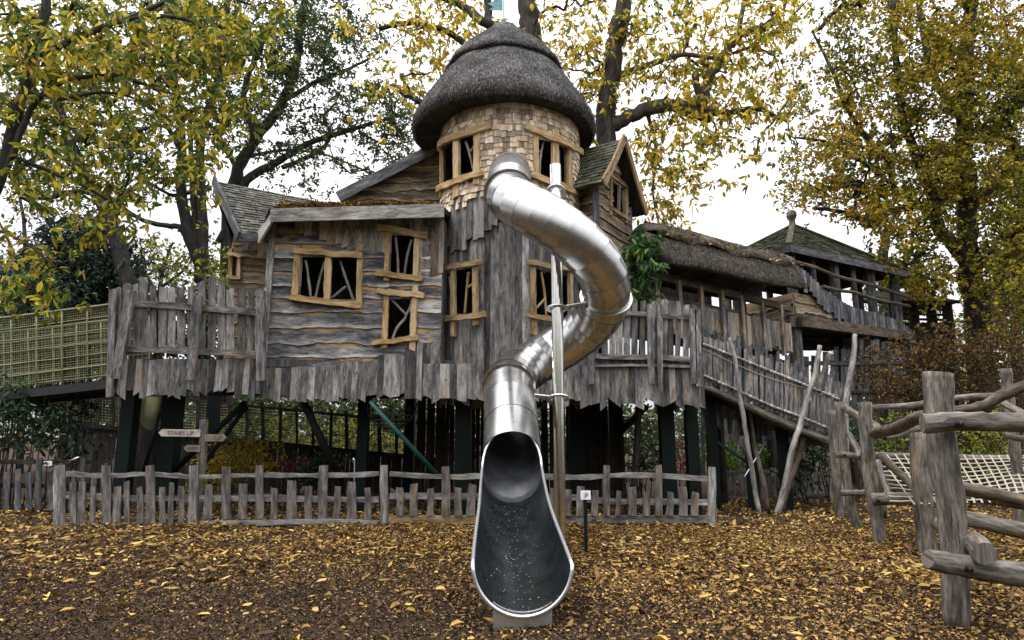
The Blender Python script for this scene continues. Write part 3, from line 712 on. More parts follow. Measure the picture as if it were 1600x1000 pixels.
# thatched cone with its ridge cap, and a copper vane
def lathe(mb,prof,n=72,cx=TC.x-.14,cy=TC.y,wav=0.0,ph=0):
    rings=[]
    for (r,z) in prof:
        rings.append([Vector((cx+(r*(1+wav*math.sin(j*.9+z*3+ph)))*math.cos(2*math.pi*j/n),cy+(r*(1+wav*math.sin(j*.9+z*3+ph)))*math.sin(2*math.pi*j/n),z+wav*1.5*math.sin(j*.7+ph)*min(1,r))) for j in range(n)])
    mb.sweep(rings,[i*.2 for i in range(len(prof))],cap=False)
mb=MB(); lathe(mb,[(2.0,8.17),(2.06,8.23),(2.08,8.33),(2.03,8.50),(1.91,8.72),(1.77,8.95),(1.62,9.19),(1.46,9.44),(1.32,9.64),(1.2,9.80),(.9,10.0),(.5,10.4),(.02,10.5)],wav=.005)
troof=mb.build('thatched_roof',W['thatch'],house,smooth=True)
mb=MB(); lathe(mb,[(1.12,9.74),(1.27,9.66),(1.37,9.68),(1.36,9.77),(1.23,9.97),(1.03,10.2),(.80,10.43),(.56,10.66),(.40,10.80),(.31,10.94),(.01,10.99)],wav=.012,ph=1.3)
mb.build('ridge_cap',W['thatch'],house,parent=troof,smooth=True)
mb=MB(); lathe(mb,[(1.38,8.22),(1.8,8.19),(2.002,8.168)],wav=.005); mb.build('thatch_underside',W['shade'],house,parent=troof,smooth=True)  # underside coloured near black to stand in for the eave shade
def straws(n,f,name,mat,root,parent,ln=(.04,.11),wd=(.006,.011)):
    q=[f() for _ in range(n)]; Pp=np.array([tuple(a) for a,_,_ in q]); Ax=np.array([tuple(b) for _,b,_ in q])+nrs.normal(size=(n,3))*.22; Nn=np.array([tuple(c) for _,_,c in q])+nrs.normal(size=(n,3))*.3
    tag(leaf_mesh(name,Pp,Ax,Nn,nrs.uniform(*ln,n),nrs.uniform(*wd,n),mat,root=root,parent=parent,fold=.2),kind='stuff')
def on_lathe(prof):
    seg=[(prof[i],prof[i+1],math.hypot(prof[i+1][0]-prof[i][0],prof[i+1][1]-prof[i][1])*(prof[i][0]+prof[i+1][0])) for i in range(len(prof)-1)]; T=sum(s[2] for s in seg)
    def f():
        x=rnd.random()*T
        for a,b,w in seg:
            x-=w
            if x<=0: break
        t=rnd.random(); r=lerp(a[0],b[0],t); z=lerp(a[1],b[1],t); th=U(0,6.2832); dr,dz=b[0]-a[0],b[1]-a[1]; l=math.hypot(dr,dz)
        c,s_=math.cos(th),math.sin(th); n=(dz/l,-dr/l)
        if n[1]<0 and z>8.5: n=(-n[0],-n[1])
        return Vector((TC.x-.14+c*(r+n[0]*.008),TC.y+s_*(r+n[0]*.008),z+n[1]*.008)),Vector((-dr*c/l,-dr*s_/l,-dz/l)) if True else 0,Vector((n[0]*c,n[0]*s_,n[1]))
    return f
def lerp(a,b,t): return a+(b-a)*t
straws(13000,on_lathe([(2.06,8.23),(2.082,8.33),(2.03,8.50),(1.91,8.72),(1.77,8.95),(1.62,9.19),(1.46,9.44)]),'straw',LM['straw'],house,troof)
straws(5200,on_lathe([(1.37,9.69),(1.36,9.77),(1.23,9.97),(1.03,10.2),(.80,10.43),(.56,10.66),(.40,10.80)]),'straw',LM['straw'],house,troof)
straws(1500,on_lathe([(1.30,9.65),(1.37,9.68)]),'straw',LM['straw'],house,troof,ln=(.06,.11))
straws(2500,on_lathe([(2.0,8.165),(2.05,8.22)]),'straw',LM['straw'],house,troof,ln=(.06,.12))
mb=MB(); vb=Vector((TC.x-.16,TC.y,10.95)); mb.log([vb,vb+Vector((0,0,.2))],.012,sides=8,wob=0)
mb.log([vb+Vector((0,0,.14)),vb+Vector((0,0,.17)),vb+Vector((0,0,.21)),vb+Vector((0,0,.25)),vb+Vector((0,0,.28))],[.01,.045,.058,.045,.01],sides=12,wob=0)
mb.log([vb+Vector((0,0,.2)),vb+Vector((0,0,1.1))],.012,sides=8,wob=0)
a=vb+Vector((-.02,0,.48)); 
for y in (-.008,.008):
    pts=[(0,0),(-.32,.02),(-.22,.10),(-.36,.18),(-.20,.26),(-.30,.40),(0,.42)]
    pts=pts if y<0 else pts[::-1]
    mb.face([a+Vector((x,y,z)) for x,z in pts])
mb.build('weather_vane',W['vane'],house,parent=troof)

# ----- boards helpers on straight walls
def wall_v(name,A,B,z0f,z1f,w0,w1,mat,t=.03,off=0,openings=(),parent=None,gap=1.02,slant=.3,jit=.006):
    """vertical boards from A to B (2d); openings (s0,s1,za,zb)"""
    A=Vector((A[0],A[1],0)); B=Vector((B[0],B[1],0)); D=(B-A); Ln=D.length; D.normalize(); n=Vector((D.y,-D.x,0)); mb=MB(); s=0
    while s<Ln:
        w=min(U(w0,w1),Ln-s+.02); sm_=s+w/2
        sp=[(z0f(sm_),z1f(sm_))]
        for a,b,c,d in openings:
            if a<sm_<b:
                q=[]
                for u,v in sp:
                    if d<=u or c>=v: q.append((u,v)); continue
                    if u<c-.04: q.append((u,c))
                    if v>d+.04: q.append((d,v))
                sp=q
        for u,v in sp:
            if v-u<.04: continue
            c=A+D*sm_+n*(off+U(-jit,jit*1.4)); tl=D*U(-.012,.012)*(v-u)
            mb.strip([c+Vector((0,0,u)),c+tl*.5+Vector((0,0,(u+v)/2)),c+tl+Vector((0,0,v))],w*gap,t,n+D*U(-.05,.05),cut0=U(-slant,slant)*w,cut1=U(-.05,.05)*w,jit=.004)
        s+=w
    return mb.build(name,W[mat],house if parent is None else parent,parent=None if parent is None else parent)
def wall_h(name,A,B,z0,z1,h,mat,openings=(),off=0,wav=.022,root=None,z1f=None):
    """waney-edged weatherboards, each course lapping the one below"""
    A=Vector((A[0],A[1],0)); B=Vector((B[0],B[1],0)); D=(B-A); Ln=D.length; D.normalize(); n=Vector((D.y,-D.x,0)); mb=MB(); z=z0
    while z<z1:
        hh=h*U(.88,1.12); ph=U(0,9); am=wav*U(.5,1.5); breaks=[(0,Ln)]
        for a,b,c,d in openings:
            if z<d and c<z+hh*1.22:
                q=[]
                for u,v in breaks:
                    if b<=u or a>=v: q.append((u,v)); continue
                    if a-u>.03: q.append((u,a))
                    if v-b>.03: q.append((b,v))
                breaks=q
        extra=[]
        for a,b,c,d in openings:
            if z<c-.03<z+hh*1.22: extra.append((a,b,z,c))
            if z<d<z+hh-.03: extra.append((a,b,d,9e9))
        parts=[(u,v,z,9e9) for u,v in breaks]+extra
        for u,v,zlo,zhi in parts:
            m=max(2,int((v-u)/.09)); R_=[]; vs=[]; base=len(mb.v); of=U(0,40); cols=[]
            for i in range(m+1):
                s=u+(v-u)*i/m; e=am*(math.sin(s*4.1+ph)+.6*math.sin(s*9.3+ph*2)+.45*math.sin(s*23+ph)+.25*math.sin(s*51+ph*3)); zt=min(z+hh*1.22,zhi)
                if z1f: zt=min(zt,max(z1f(s),z+e+.02))
                zb=max(z+e,zlo) if zlo>z else z+e
                p=A+D*s
                cols.append([p+n*(off-.005)+Vector((0,0,zb)),p+n*(off+.062)+Vector((0,0,zb)),p+n*(off+.050)+Vector((0,0,min(max(z+hh*.6,zb+.01),zt-.005))),p+n*(off+.002)+Vector((0,0,zt))])
            for c in cols: mb.v+=[tuple(x) for x in c]
            hs=[-.03,0,.6*hh,1.22*hh]
            for i in range(m):
                if z1f and z1f(u+(v-u)*(i+.5)/m)<z: continue
                for k in range(3):
                    a0=base+i*4+k; b0=base+(i+1)*4+k
                    mb.f.append((a0,b0,b0+1,a0+1)); x0=of+(v-u)*i/m; x1=of+(v-u)*(i+1)/m
                    mb.uv+=[(hs[k],x0),(hs[k],x1),(hs[k+1],x1),(hs[k+1],x0)]
            for i,fl in ((0,1),(m,0)):
                if z1f and z1f(u+(v-u)*i/m)<z: continue
                q=[base+i*4+k for k in range(4)]; mb.f.append(tuple(q if fl else q[::-1])); mb.uv+=[(0,0),(.03,0),(.03,.1),(0,.2)]
        z+=hh
    return mb.build(name,W[mat],root or house)
def X(px,py,Y): return P(px,py,Y).x
def Z(py,Y,px=800): return P(px,py,Y).z

# ----- front room
HY=12.5
x0,x1=X(420,470,HY),X(690,470,HY); A=(x0,HY); B=(x1,HY)
def op(px0,py0,px1,py1): return (X(px0,(py0+py1)/2,HY)-x0,X(px1,(py0+py1)/2,HY)-x0,Z(py1,HY),Z(py0,HY))
ops=[op(471,402,560,468),op(611,368,647,429),op(606,468,641,530)]
zs=Z(578,HY); zt=Z(343,HY)
wall_h('weatherboard_wall',A,B,zs-.05,zt,.285,'clap',ops,wav=.017)
def bot(px): return [(440,360),(500,368),(520,378),(545,388),(575,398),(590,392),(610,395),(650,400),(660,430),(690,430)]
def interp(tab,x):
    for (a,b),(c,d) in zip(tab,tab[1:]):
        if x<=c: return b+(d-b)*max(0,(x-a))/(c-a)
    return tab[-1][1]
wall_v('vertical_boards',(X(462,360,HY),HY),(x1,HY),lambda s:Z(interp(bot(0),462+s*80),HY)+U(-.05,.05),lambda s:zt+.05,.09,.19,'tanv',off=.05,openings=[(o[0]-(X(462,360,HY)-x0),o[1]-(X(462,360,HY)-x0),o[2],o[3]) for o in ops])
topl=[(420,576),(538,574),(540,566),(598,566),(600,556),(645,556),(648,538),(690,536)]
SKB=lambda s:Z(623,HY)+U(-.09,.10)
wall_v('skirt_boards',(x0-.02,HY),(x1,HY),SKB,lambda s:Z(interp(topl,420+s*78.5),HY)+U(-.01,.03),.10,.22,'grey',off=.055)
# closed box behind: sides, back, floor
wall_v('return_wall',(x1,HY),(x1+.08,13.35),lambda s:2.3,lambda s:zt,.12,.2,'grey'); mb=MB(); mb.box(((x0+x1)/2,13.6,(2.4+zt+.26)/2),(x1-x0,.06,zt+.26-2.4)); mb.build('light_block_liner',W['shade'],house)  # dark liner added behind the windows to block light from the back
BK=15.2
wall_v('side_wall',(x0,BK),(x0,HY),lambda s:2.4,lambda s:zt,.2,.3,'golddk'); wall_v('back_wall',(x1+.3,BK),(x0,BK),lambda s:2.4,lambda s:zt+.4,.2,.3,'shade')
mb=MB(); p0=P(432,355,HY-.05); 
mb.strip([Vector((x0-.02,HY-.07,Z(597,HY))),Vector((x0+.0,HY-.07,Z(480,HY))),Vector((x0-.0,HY-.07,Z(352,HY)))],.13,.05,(0,-1,0),jit=.004); mb.build('corner_board',W['rail'],house)
window(flat(HY),'gold',[((462,394,568,402),9),((457,466,566,479),9)],[((468,385,462,470),10),((515,402,512,474),10),((564,400,562,488),9)],
       [[(477,406),(481,430),(485,466)],[(507,408),(500,432),(492,468)],[[(531,407),(540,435),(553,472)],[(517,466),(540,447)]]])
window(flat(HY),'gold',[((592,358,668,371),9),((589,429,662,438),8)],[((607,365,605,440),8),((653,352,650,440),8)],
       [[(618,370),(621,400),(622,430)],[(643,374),(636,400),(632,430)]])
window(flat(HY),'gold',[((591,456,664,464),9),((583,537,655,529),8)],[((605,460,601,545),9),((650,448,645,548),9)],
       [[[(610,466),(625,482),(634,494),(620,512),(612,532)],[(634,494),(643,474)]]])

# ----- roofs
def shingle_slope(mb,a,b,c,d,rows,w=(.12,.22)):
    """a-b eave (left,right), d-c ridge (left,right); shingles laid in courses"""
    a,b,c,d=[Vector(v) for v in (a,b,c,d)]; nrm=(b-a).cross(d-a).normalized()
    if nrm.z<0: nrm=-nrm
    for r in range(rows):
        t0=r/rows; t1=min(1,(r+1.35)/rows); s=0; L0=(a.lerp(d,t0)-b.lerp(c,t0)).length
        if L0<.05: continue
        e0=a.lerp(d,t0); e1=b.lerp(c,t0); f0=a.lerp(d,t1); f1=b.lerp(c,t1); x=-U(0,.1)
        while x<L0-.02:
            ww=U(*w); u=max(0,x)/L0; v=min(L0,x+ww-.006)/L0; x+=ww
            if v-u<.01: continue
            j=nrm*U(.018,.034); p=[e0.lerp(e1,u)+j,e0.lerp(e1,v)+j,f0.lerp(f1,v)+nrm*.004,f0.lerp(f1,u)+nrm*.004]
            of=U(0,60); k=len(mb.v); mb.v+=[tuple(q) for q in p]+[tuple(p[0]-nrm*.02),tuple(p[1]-nrm*.02)]
            h=(p[3]-p[0]).length
            mb.f.append((k,k+1,k+2,k+3)); mb.uv+=[(0+of,of),(ww+of,of),(ww+of,of+h),(of,of+h)]
            mb.f.append((k+4,k+5,k+1,k)); mb.uv+=[(0+of,of),(ww+of,of),(ww+of,of+.02),(of,of+.02)]
def slab(mb,pts,t=.06):
    p=[Vector(q) for q in pts]; n=(p[1]-p[0]).cross(p[-1]-p[0]).normalized()
    if n.z<0: n=-n
    q=[v-n*t for v in p]; m=len(p)
    mb.face(p); mb.face(q[::-1])
    for i in range(m): j=(i+1)%m; mb.face([p[i],q[i],q[j],p[j]])
fy=HY-.55
fa,fb=P(420,330,fy),P(694,322,fy)
rb,ra=P(700,300,BK-.3),P(545,310,BK-.3)
fa.z=fb.z=(fa.z+fb.z)/2
mb=MB(); slab(mb,[fa,fb,Vector((fb.x+.2,BK+.1,fa.z+.75)),Vector((ra.x,BK+.1,fa.z+.75))],.08)
slab(mb,[Vector((fa.x,fa.y,fa.z)),Vector((ra.x,BK+.1,fa.z+.75)),Vector((fa.x-.2,BK+.1,fa.z-.1)),P(402,372,HY-.1)],.05)
rf=mb.build('lean_to_roof',W['shade'],house)
mb=MB(); shingle_slope(mb,fa,fb,Vector((fb.x+.2,BK+.1,fa.z+.78)),Vector((ra.x,BK+.1,fa.z+.78)),14)
mb.build('shingles',W['roofsh'],house,parent=rf)
mb=MB(); mb.strip(smooth_path([P(423,337,fy-.03),P(694,329,fy-.03)],5),.27,.045,(0,-1,0),jit=.004); mb.strip([P(428,333,fy),P(403,374,HY-.15)],.24,.045,(-.5,-1,.2)); mb.build('fascia',W['rail'],house,parent=rf)
# fallen leaves on the low roof
pp=[]
for _ in range(1300):
    u=rnd.random()**.8; v=-.005+U(.0,.5)**2.0; q=fa.lerp(fb,.03+.92*u); r=Vector((q.x,BK,fa.z+.75)); p=q.lerp(r,v)
    pp.append((p.x,p.y,p.z+U(.04,.13)))
pp=np.array(pp); o=leaf_mesh('roof_leaves',pp,rand_unit(len(pp))*np.array([1,1,.3]),rand_unit(len(pp))*.5+np.array([0,0,1]),nrs.uniform(.08,.16,len(pp)),nrs.uniform(.04,.06,len(pp)),LM['litter'],root=house,parent=rf,curl=.15); tag(o,kind='stuff')

# left wing gable with shingles
e=Vector; rl=P(336,283,13.4); rr_=P(552,318,15.1); rr_.z=rl.z
el=P(376,366,12.35); er=P(432,330,13.2); er.z=el.z; er=Vector((rr_.x,12.9,el.z))
el.x+=.0
mb=MB(); slab(mb,[el,er,rr_,rl],.06); wing=mb.build('wing_roof',W['shade'],house)
bl=Vector((rl.x-.05,rl.y+1.9,el.z)); slabm=MB(); slab(slabm,[bl,rl,rr_,Vector((rr_.x,rr_.y+1.6,el.z))],.06); slabm.build('rear_slope',W['shade'],house,parent=wing)
mb=MB(); shingle_slope(mb,el,er,rr_,rl,20,(.11,.2)); mb.build('shingles',W['roofsh'],house,parent=wing)
mb=MB(); mb.strip([rl+e((-.02,-.03,.02)),rl.lerp(el,.5)+e((-.03,-.02,0)),el+e((-.02,-.04,-.05))],.20,.05,(-.8,-.6,0)); mb.strip([el+e((-.02,-.03,-.07)),el+e((.55,-.03,-.07))],.17,.04,(0,-1,0))
mb.strip([rl+e((-.02,.02,.0)),bl],.2,.05,(-1,0,0)); mb.build('bargeboard',W['greydk'],house,parent=wing)
wy=13.3; wa=X(362,420,wy); wb=X(424,420,wy)
# wing front wall with little window, and dark gable side
oo=[(X(363,410,wy)-wa-.03,X(374,410,wy)-wa,Z(432,wy),Z(402,wy))]
wall_h('wing_wall',(wa,wy),(wb,wy),2.9,Z(352,wy),.3,'clapbrown',oo)
wall_v('wing_boards',(X(378,420,wy),wy),(wb,wy),lambda s:Z(395,wy)+U(-.45,.3),lambda s:Z(350,wy),.12,.22,'tanv',off=.05)
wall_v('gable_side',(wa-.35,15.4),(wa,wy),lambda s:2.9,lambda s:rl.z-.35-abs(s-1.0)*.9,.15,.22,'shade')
window(flat(wy),'gold',[((360,398,380,404),5),((358,434,380,436),5)],[((363,390,362,440),5),((376,400,375,438),5)],[[(370,402),(368,433)]])

# big gable behind, left of the tower
gy=14.4
ga,gb=P(528,308,gy-.25),P(690,226,gy-.25)
mb=MB(); mb.strip(smooth_path([ga,gb],4),.26,.05,(0,-1,0),jit=.004); mb.build('rake_board',W['greydk'],house)
mb=MB(); slab(mb,[ga+e((0,0,.10)),gb+e((0,0,.10)),gb+e((0,3,.10)),ga+e((0,3,.10))],.08); mb.build('main_roof',W['shade'],house)
wall_h('main_gable_wall',(ga.x,gy),(gb.x+.3,gy),Z(330,gy),Z(228,gy),.27,'clapbrown',wav=.04,z1f=lambda s: ga.z+(gb.z-ga.z)*s/(gb.x-ga.x)-.02)

# right-hand dormer block
C0=Vector((1.75,12.75,0)); CR=Vector((2.72,14.2,0)); CL=Vector((1.25,13.5,0))
zb_=Z(432,12.9); 
D_=(CR-C0).normalized(); nR=Vector((D_.y,-D_.x,0)); LR=(CR-C0).length
def on(A,B): 
    A=Vector(A);B=Vector(B)
    n=Vector(((B-A).y,-(B-A).x,0)).normalized()
    def f(px,py):
        d=ray(px,py); o=Vector((0,0,CZ)); t=(A-o).dot(n)/d.dot(n); return o+d*t,n
    return f
sr=on(C0,CR)
wp=[sr(px,py)[0] for px,py in ((955,300),(972,315),(955,284),(955,325))]
wops=[((wp[0]-C0).dot(D_),(wp[1]-C0).dot(D_),wp[3].z,wp[2].z)]
apex=Vector((0,0,8.05)); ez=6.75; mid=C0.lerp(CR,.5)
gtop=lambda s: ez+(apex.z-.12-ez)*(1-abs(s-LR/2)/(LR/2))
wall_h('dormer_wall',C0,CR,zb_,8.0,.26,'clapbrown',wops,z1f=gtop,wav=.016)
wall_h('dormer_wall',CL,C0,zb_,ez+.1,.26,'clapbrown',wav=.03)
mb=MB(); mb.strip([C0+e((0,-.05,zb_-.1)),C0+e((0,-.05,ez+.1))],.12,.09,(.1,-1,0)); mb.build('corner_board',W['greydk'],house); mb=MB(); mb.strip([CR+e((.03,-.03,zb_-.15)),CR+e((.03,-.03,ez))],.06,.06,(0,-1,0)); mb.build('corner_board',W['greydk'],house)
mb=MB(); slab(mb,[C0+e((0,0,zb_)),CR+e((0,0,zb_)),CR+e((-1.6,1.1,zb_)),CL+e((0,0,zb_))],.1); mb.build('dormer_floor',W['shade'],house)
wall_v('dormer_back',(CR.x,CR.y),(CR.x-1.6,CR.y+1.2),lambda s:zb_,lambda s:ez,.2,.3,'shade')
mb=MB()
for pts,w in (([(948,272),(985,300)],8),([(948,325),(980,345)],7)): stick(mb,sr,pts,w,.06,.07,wav=.1)
for pts,w in (([(951,276),(950,338)],6),([(975,292),(975,350)],8),([(964,290),(963,330)],4)): stick(mb,sr,pts,w,.06,.055,wav=.1)
mb.build('window',W['clapbrown'],house)
# dormer roof: ridge runs back-left from the apex
back=(Vector((-D_.y,D_.x,0)))*2.2
ap=mid+nR*.30+e((0,0,apex.z)); eL=C0-D_*.28+nR*.3+e((0,0,ez-.12)); eR=CR+D_*.28+nR*.3+e((0,0,ez-.12))
mb=MB(); slab(mb,[eL,ap,ap+back,eL+back],.06); slab(mb,[ap,eR,eR+back,ap+back],.06); dr=mb.build('dormer_roof',W['shade'],house)
mb=MB(); shingle_slope(mb,eL+back,eL,ap,ap+back,13); shingle_slope(mb,eR,eR+back,ap+back,ap,13); mb.build('shingles',W['moss'],house,parent=dr)
mb=MB()
for q in (eL,eR): mb.strip([ap+nR*.03+e((0,0,.03)),ap.lerp(q,.5)+nR*.03+e((0,0,-.05)),q+nR*.03+e((0,0,-.02))],.17,.045,nR,jit=.01)
mb.build('bargeboard',W['golddk'],house,parent=dr)

# ----- platform, skirts, railings
DY=12.25
FZ=Z(560,DY)
lx0,lx1=X(176,560,DY),x0+.05; rx0,rx1=X(838,560,DY+.1),X(1096,560,DY)
mb=MB(); slab(mb,[(lx0,DY+.03,FZ),(lx1+6.6,DY+.45,FZ),(lx1+6.6,17.6,FZ),(lx0,17.6,FZ)],.14); slab(mb,[(rx0-1,DY+.06,FZ+.004),(rx1,DY+.06,FZ+.004),(rx1,17,FZ+.004),(rx0-1,17,FZ+.004)],.12); mb.build('deck',W['greydk'],house)
wall_v('deck_skirt',(lx0-.05,DY),(lx1,DY),lambda s:Z(616,DY)+U(-.10,.09),lambda s:Z(562,DY)+U(-.01,.02),.09,.20,'grey',slant=.4)
wall_v('deck_skirt',(x1-.3,DY+.1),(X(760,560,DY),DY-.0),lambda s:Z(620,DY)+U(-.10,.05),lambda s:Z(568,DY)+.0,.09,.20,'grey')
wall_v('deck_skirt',(rx0-.3,DY+.05),(rx1,DY),lambda s:Z(628,DY)+U(-.13,.08),lambda s:Z(571,DY)+U(-.01,.02),.09,.19,'grey',slant=.4)
wall_v('deck_skirt',(rx1,DY),(rx1,16.5),lambda s:Z(628,DY)+U(-.13,.08),lambda s:Z(571,DY)+U(-.01,.02),.12,.2,'greydk',slant=.4)
mb=MB()
for yy in (12.9,14.4,15.9): mb.box(((lx0+rx1)/2,yy,FZ-.32),(rx1-lx0-.2,.18,.34))
for xx in [lx0+.4+i*.62 for i in range(18)]:
    if xx<rx1-.2: mb.box((xx,14.9,FZ-.22),(.07,4.8,.15))
mb.build('floor_joists',W['black'],house)
def railing(Y,pickets,rails,posts,yrefs):
    pan=MB()
    for px,yt,yb_,w in pickets:
        a=P(px+U(-1,1),yb_,Y+.06); b=P(px+U(-1.5,1.5),yt,Y+.06); k=M_px(a); ww=w*k
        n=Vector((U(-.08,.08),-1,0)); tipk=rnd.choice((0,0,1,2)); pts=[a,a.lerp(b,.5)+Vector((U(-.01,.01),0,0)),b]
        ws=[ww*U(.9,1.05),ww,ww*U(.9,1.0)]
        if tipk==2: pts.append(b+Vector((0,0,.045))); ws.append(ww*.45)
        pan.strip(pts,ws,.025,n,cut1=(U(-.4,.4)*ww*.5 if tipk<2 else 0),jit=.003)
    pan.build('railing_boards',W['grey'],house)
    for pts,w in rails:
        mb=MB(); pp=[P(x,y,Y) for x,y in pts]; mb.strip(smooth_path(pp,4),w*M_px(pp[0]),.05,(0,-1,0),jit=.003); mb.build('rail',W['grey'],house)
    for x0_,y0_,x1_,y1_,w in posts:
        mb=MB(); a=P(x1_,y1_,Y-.07); b=P(x0_,y0_,Y-.07); mb.strip([a,a.lerp(b,.5),b],w*M_px(a),.10,(0,-1,0),jit=.004); mb.build('railing_post',W['grey'],house)
tp=[(186,452),(198,446),(213,444),(224,433),(240,446),(255,449),(268,452),(283,449),(299,447),(315,440),(331,435),(347,438),(361,452),(376,453),(391,452),(404,454),(412,450)]
railing(DY-.08,[(x,y,550,U(9,15)) for x,y in tp],[([(205,474),(300,480),(412,489)],10),([(196,545),(300,549),(410,553)],9)],
        [(205,454,182,592,13),(309,462,298,594,13),(408,455,408,595,13)],None)
mb=MB(); mb.strip([P(177,452,DY-.05),P(172,620,DY-.05)],.17,.04,(-.3,-1,0)); mb.build('end_board',W['grey'],house)
rpk=[(932,485),(945,478),(957,474),(968,471),(980,474),(992,468),(1004,470),(1022,470),(1037,471),(1048,474),(1059,471),(1071,477)]
railing(DY-.05,[(x,y,560,U(8,11)) for x,y in rpk],[([(925,490),(970,490),(1010,491)],7),([(930,556),(970,558),(1011,558)],8),([(1034,494),(1080,496)],7),([(1034,558),(1085,563)],8),([(925,571),(1010,571),(1088,573)],4)],
        [(924,480,924,600,10),(1016,476,1018,600,10),(1030,476,1031,600,8),(1082,482,1084,600,9),(1089,484,1092,604,9)],None)
wall_v('end_boards',(X(1080,560,DY),DY+.03),(X(1097,560,DY),DY+.03),lambda s:Z(637,DY),lambda s:Z(570,DY),.1,.14,'fence',off=.02)

# ----- stilts and braces
def stilt(px,w,Y,mat='green',zt=None):
    mb=MB(); x=X(px,690,Y); mb.box((x,Y,((zt or FZ-.14))/2-.05),(w,w,(zt or FZ-.14)+.1)); mb.build('stilt',W[mat],house)
for px,w,Y in ((199,.26,13.0),(266,.31,13.3),(567,.22,13.6),(724,.32,13.1),(900,.3,14.5),(1042,.27,13.1),(1081,.23,13.0),(640,.25,16.6),(330,.25,16.6),(820,.25,16.6),(960,.25,16.6)):
    stilt(px,w,Y)
def brace(a,b,r,mat='green'):
    mb=MB(); mb.log([P(*a),P(*b)],r,sides=10,wob=0); mb.build('brace',W[mat],house,smooth=True)
brace((578,627,12.5),(690,750,13.3),.045,'greenl'); brace((382,630,12.8),(262,745,13.3),.06); brace((475,630,13),(530,745,13.8),.08,'black'); brace((250,645,12.9),(222,745,13.2),.035)
brace((385,635,13.4),(315,730,13.6),.05,'black'); brace((1010,635,14.5),(965,680,15),.07,'black')
# plank screen and rope net below the floor
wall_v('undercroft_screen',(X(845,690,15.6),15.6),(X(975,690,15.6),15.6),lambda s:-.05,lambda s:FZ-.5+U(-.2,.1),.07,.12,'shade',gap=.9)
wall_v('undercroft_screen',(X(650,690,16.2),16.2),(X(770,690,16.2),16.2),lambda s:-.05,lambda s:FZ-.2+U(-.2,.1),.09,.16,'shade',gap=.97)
# ---------------------------------------------------------------- thatched walkway
WA,WB=Vector((2.95,13.7,0)),Vector((7.35,16.7,0)); WD=(WB-WA).normalized(); WN=Vector((WD.y,-WD.x,0)); WL=(WB-WA).length
walk=thing('covered_walkway','raised timber walkway under a brown thatched roof right of the treehouse','walkway',(5,15.2,0))
fs=on(WA,WB)
def extr(mb,prof,A,B,N_,n=26,f=lambda s,i:0,sag=lambda s:0):
    rings=[]; D=B-A
    for k in range(n+1):
        s=k/n; rings.append([A+D*s+N_*d+Vector((0,0,z+f(s,i)+sag(s))) for i,(d,z) in enumerate(prof)])
    mb.sweep(rings,[D.length*k/n for k in range(n+1)])
sg=lambda s: .13+.10*s+.03*math.sin(s*7)
mb=MB(); extr(mb,[(.5,5.04),(.74,4.93),(.84,4.95),(.84,5.04),(.70,5.32),(.50,5.64),(0,5.92),(-.3,5.78),(-.62,5.5),(-.9,5.05),(-.8,4.9),(-.5,5.05),(0,5.5)],WA-WD*.1,WB-WD*.45,WN,30,f=lambda s,i:.010*math.sin(s*31+i)+.012*math.sin(s*57+i*2),sag=sg)
th=mb.build('thatched_roof',W['thatchb'],walk,smooth=True)
mb=MB(); wv=lambda s: .07*math.sin(s*19+1.2)+.02*math.sin(s*60)
extr(mb,[(.40,5.72),(.56,5.58),(.60,5.63),(.54,5.74),(.25,6.0),(0,6.08),(-.2,6.0),(-.5,5.7),(-.36,5.7),(0,5.85)],WA-WD*.1,WB-WD*.42,WN,40,f=lambda s,i: wv(s) if i in(0,1,2,3,7,8) else .02*math.sin(s*40+i),sag=sg)
mb.build('ridge_cap',W['thatchb'],walk,parent=th,smooth=True)
def on_walk(prof,sgn=1):
    def f():
        k=rnd.randrange(len(prof)-1); a,b=prof[k],prof[k+1]; t=rnd.random(); s=rnd.random(); d=lerp(a[0],b[0],t); z=lerp(a[1],b[1],t)+sg(s)
        dd,dz=b[0]-a[0],b[1]-a[1]; l=math.hypot(dd,dz); n=(dz/l,-dd/l); n=n if n[0]>0 or n[1]>0 else (-n[0],-n[1]); n=(abs(n[0]),abs(n[1]))
        q=WA-WD*.08+WD*(WL-.38)*s+WN*(d+n[0]*.012)+Vector((0,0,z+n[1]*.012)); return q,(WN*abs(dd)/l-Vector((0,0,abs(dz)/l))),WN*n[0]+Vector((0,0,n[1]))
    return f
straws(9000,on_walk([(.84,4.97),(.84,5.04),(.77,5.18),(.70,5.32),(.60,5.48),(.50,5.64)]),'straw',LM['strawb'],walk,th,ln=(.05,.13),wd=(.007,.013))
straws(3000,on_walk([(.60,5.63),(.54,5.74),(.25,6.0),(0,6.1)]),'straw',LM['strawb'],walk,th,ln=(.05,.13),wd=(.007,.013))
straws(1500,on_walk([(.76,4.93),(.84,4.95)]),'straw',LM['strawb'],walk,th,ln=(.06,.14),wd=(.009,.016))
pp=[]
for _ in range(420):
    s=rnd.random()**1.5; d=abs(rnd.gauss(0,.22)); 
    if rnd.random()<.13: d=U(.4,.8)
    z=6.06-d*.62-(.0 if d<.5 else .06); q=WA+WD*(WL-.45)*s+WN*d; pp.append((q.x,q.y,z+sg(s)+.05))
pp=np.array(pp); o=leaf_mesh('roof_leaves',pp,rand_unit(len(pp))*np.array([1,1,.4]),rand_unit(len(pp))*.7+np.array([WN.x*.4,WN.y*.4,1]),nrs.uniform(.08,.17,len(pp)),nrs.uniform(.035,.06,len(pp)),LM['litter'],root=walk,parent=th,curl=.2); tag(o,kind='stuff')
def wz(py,px=1130): return fs(px,py)[0].z
wt,wb_=4.47,3.75
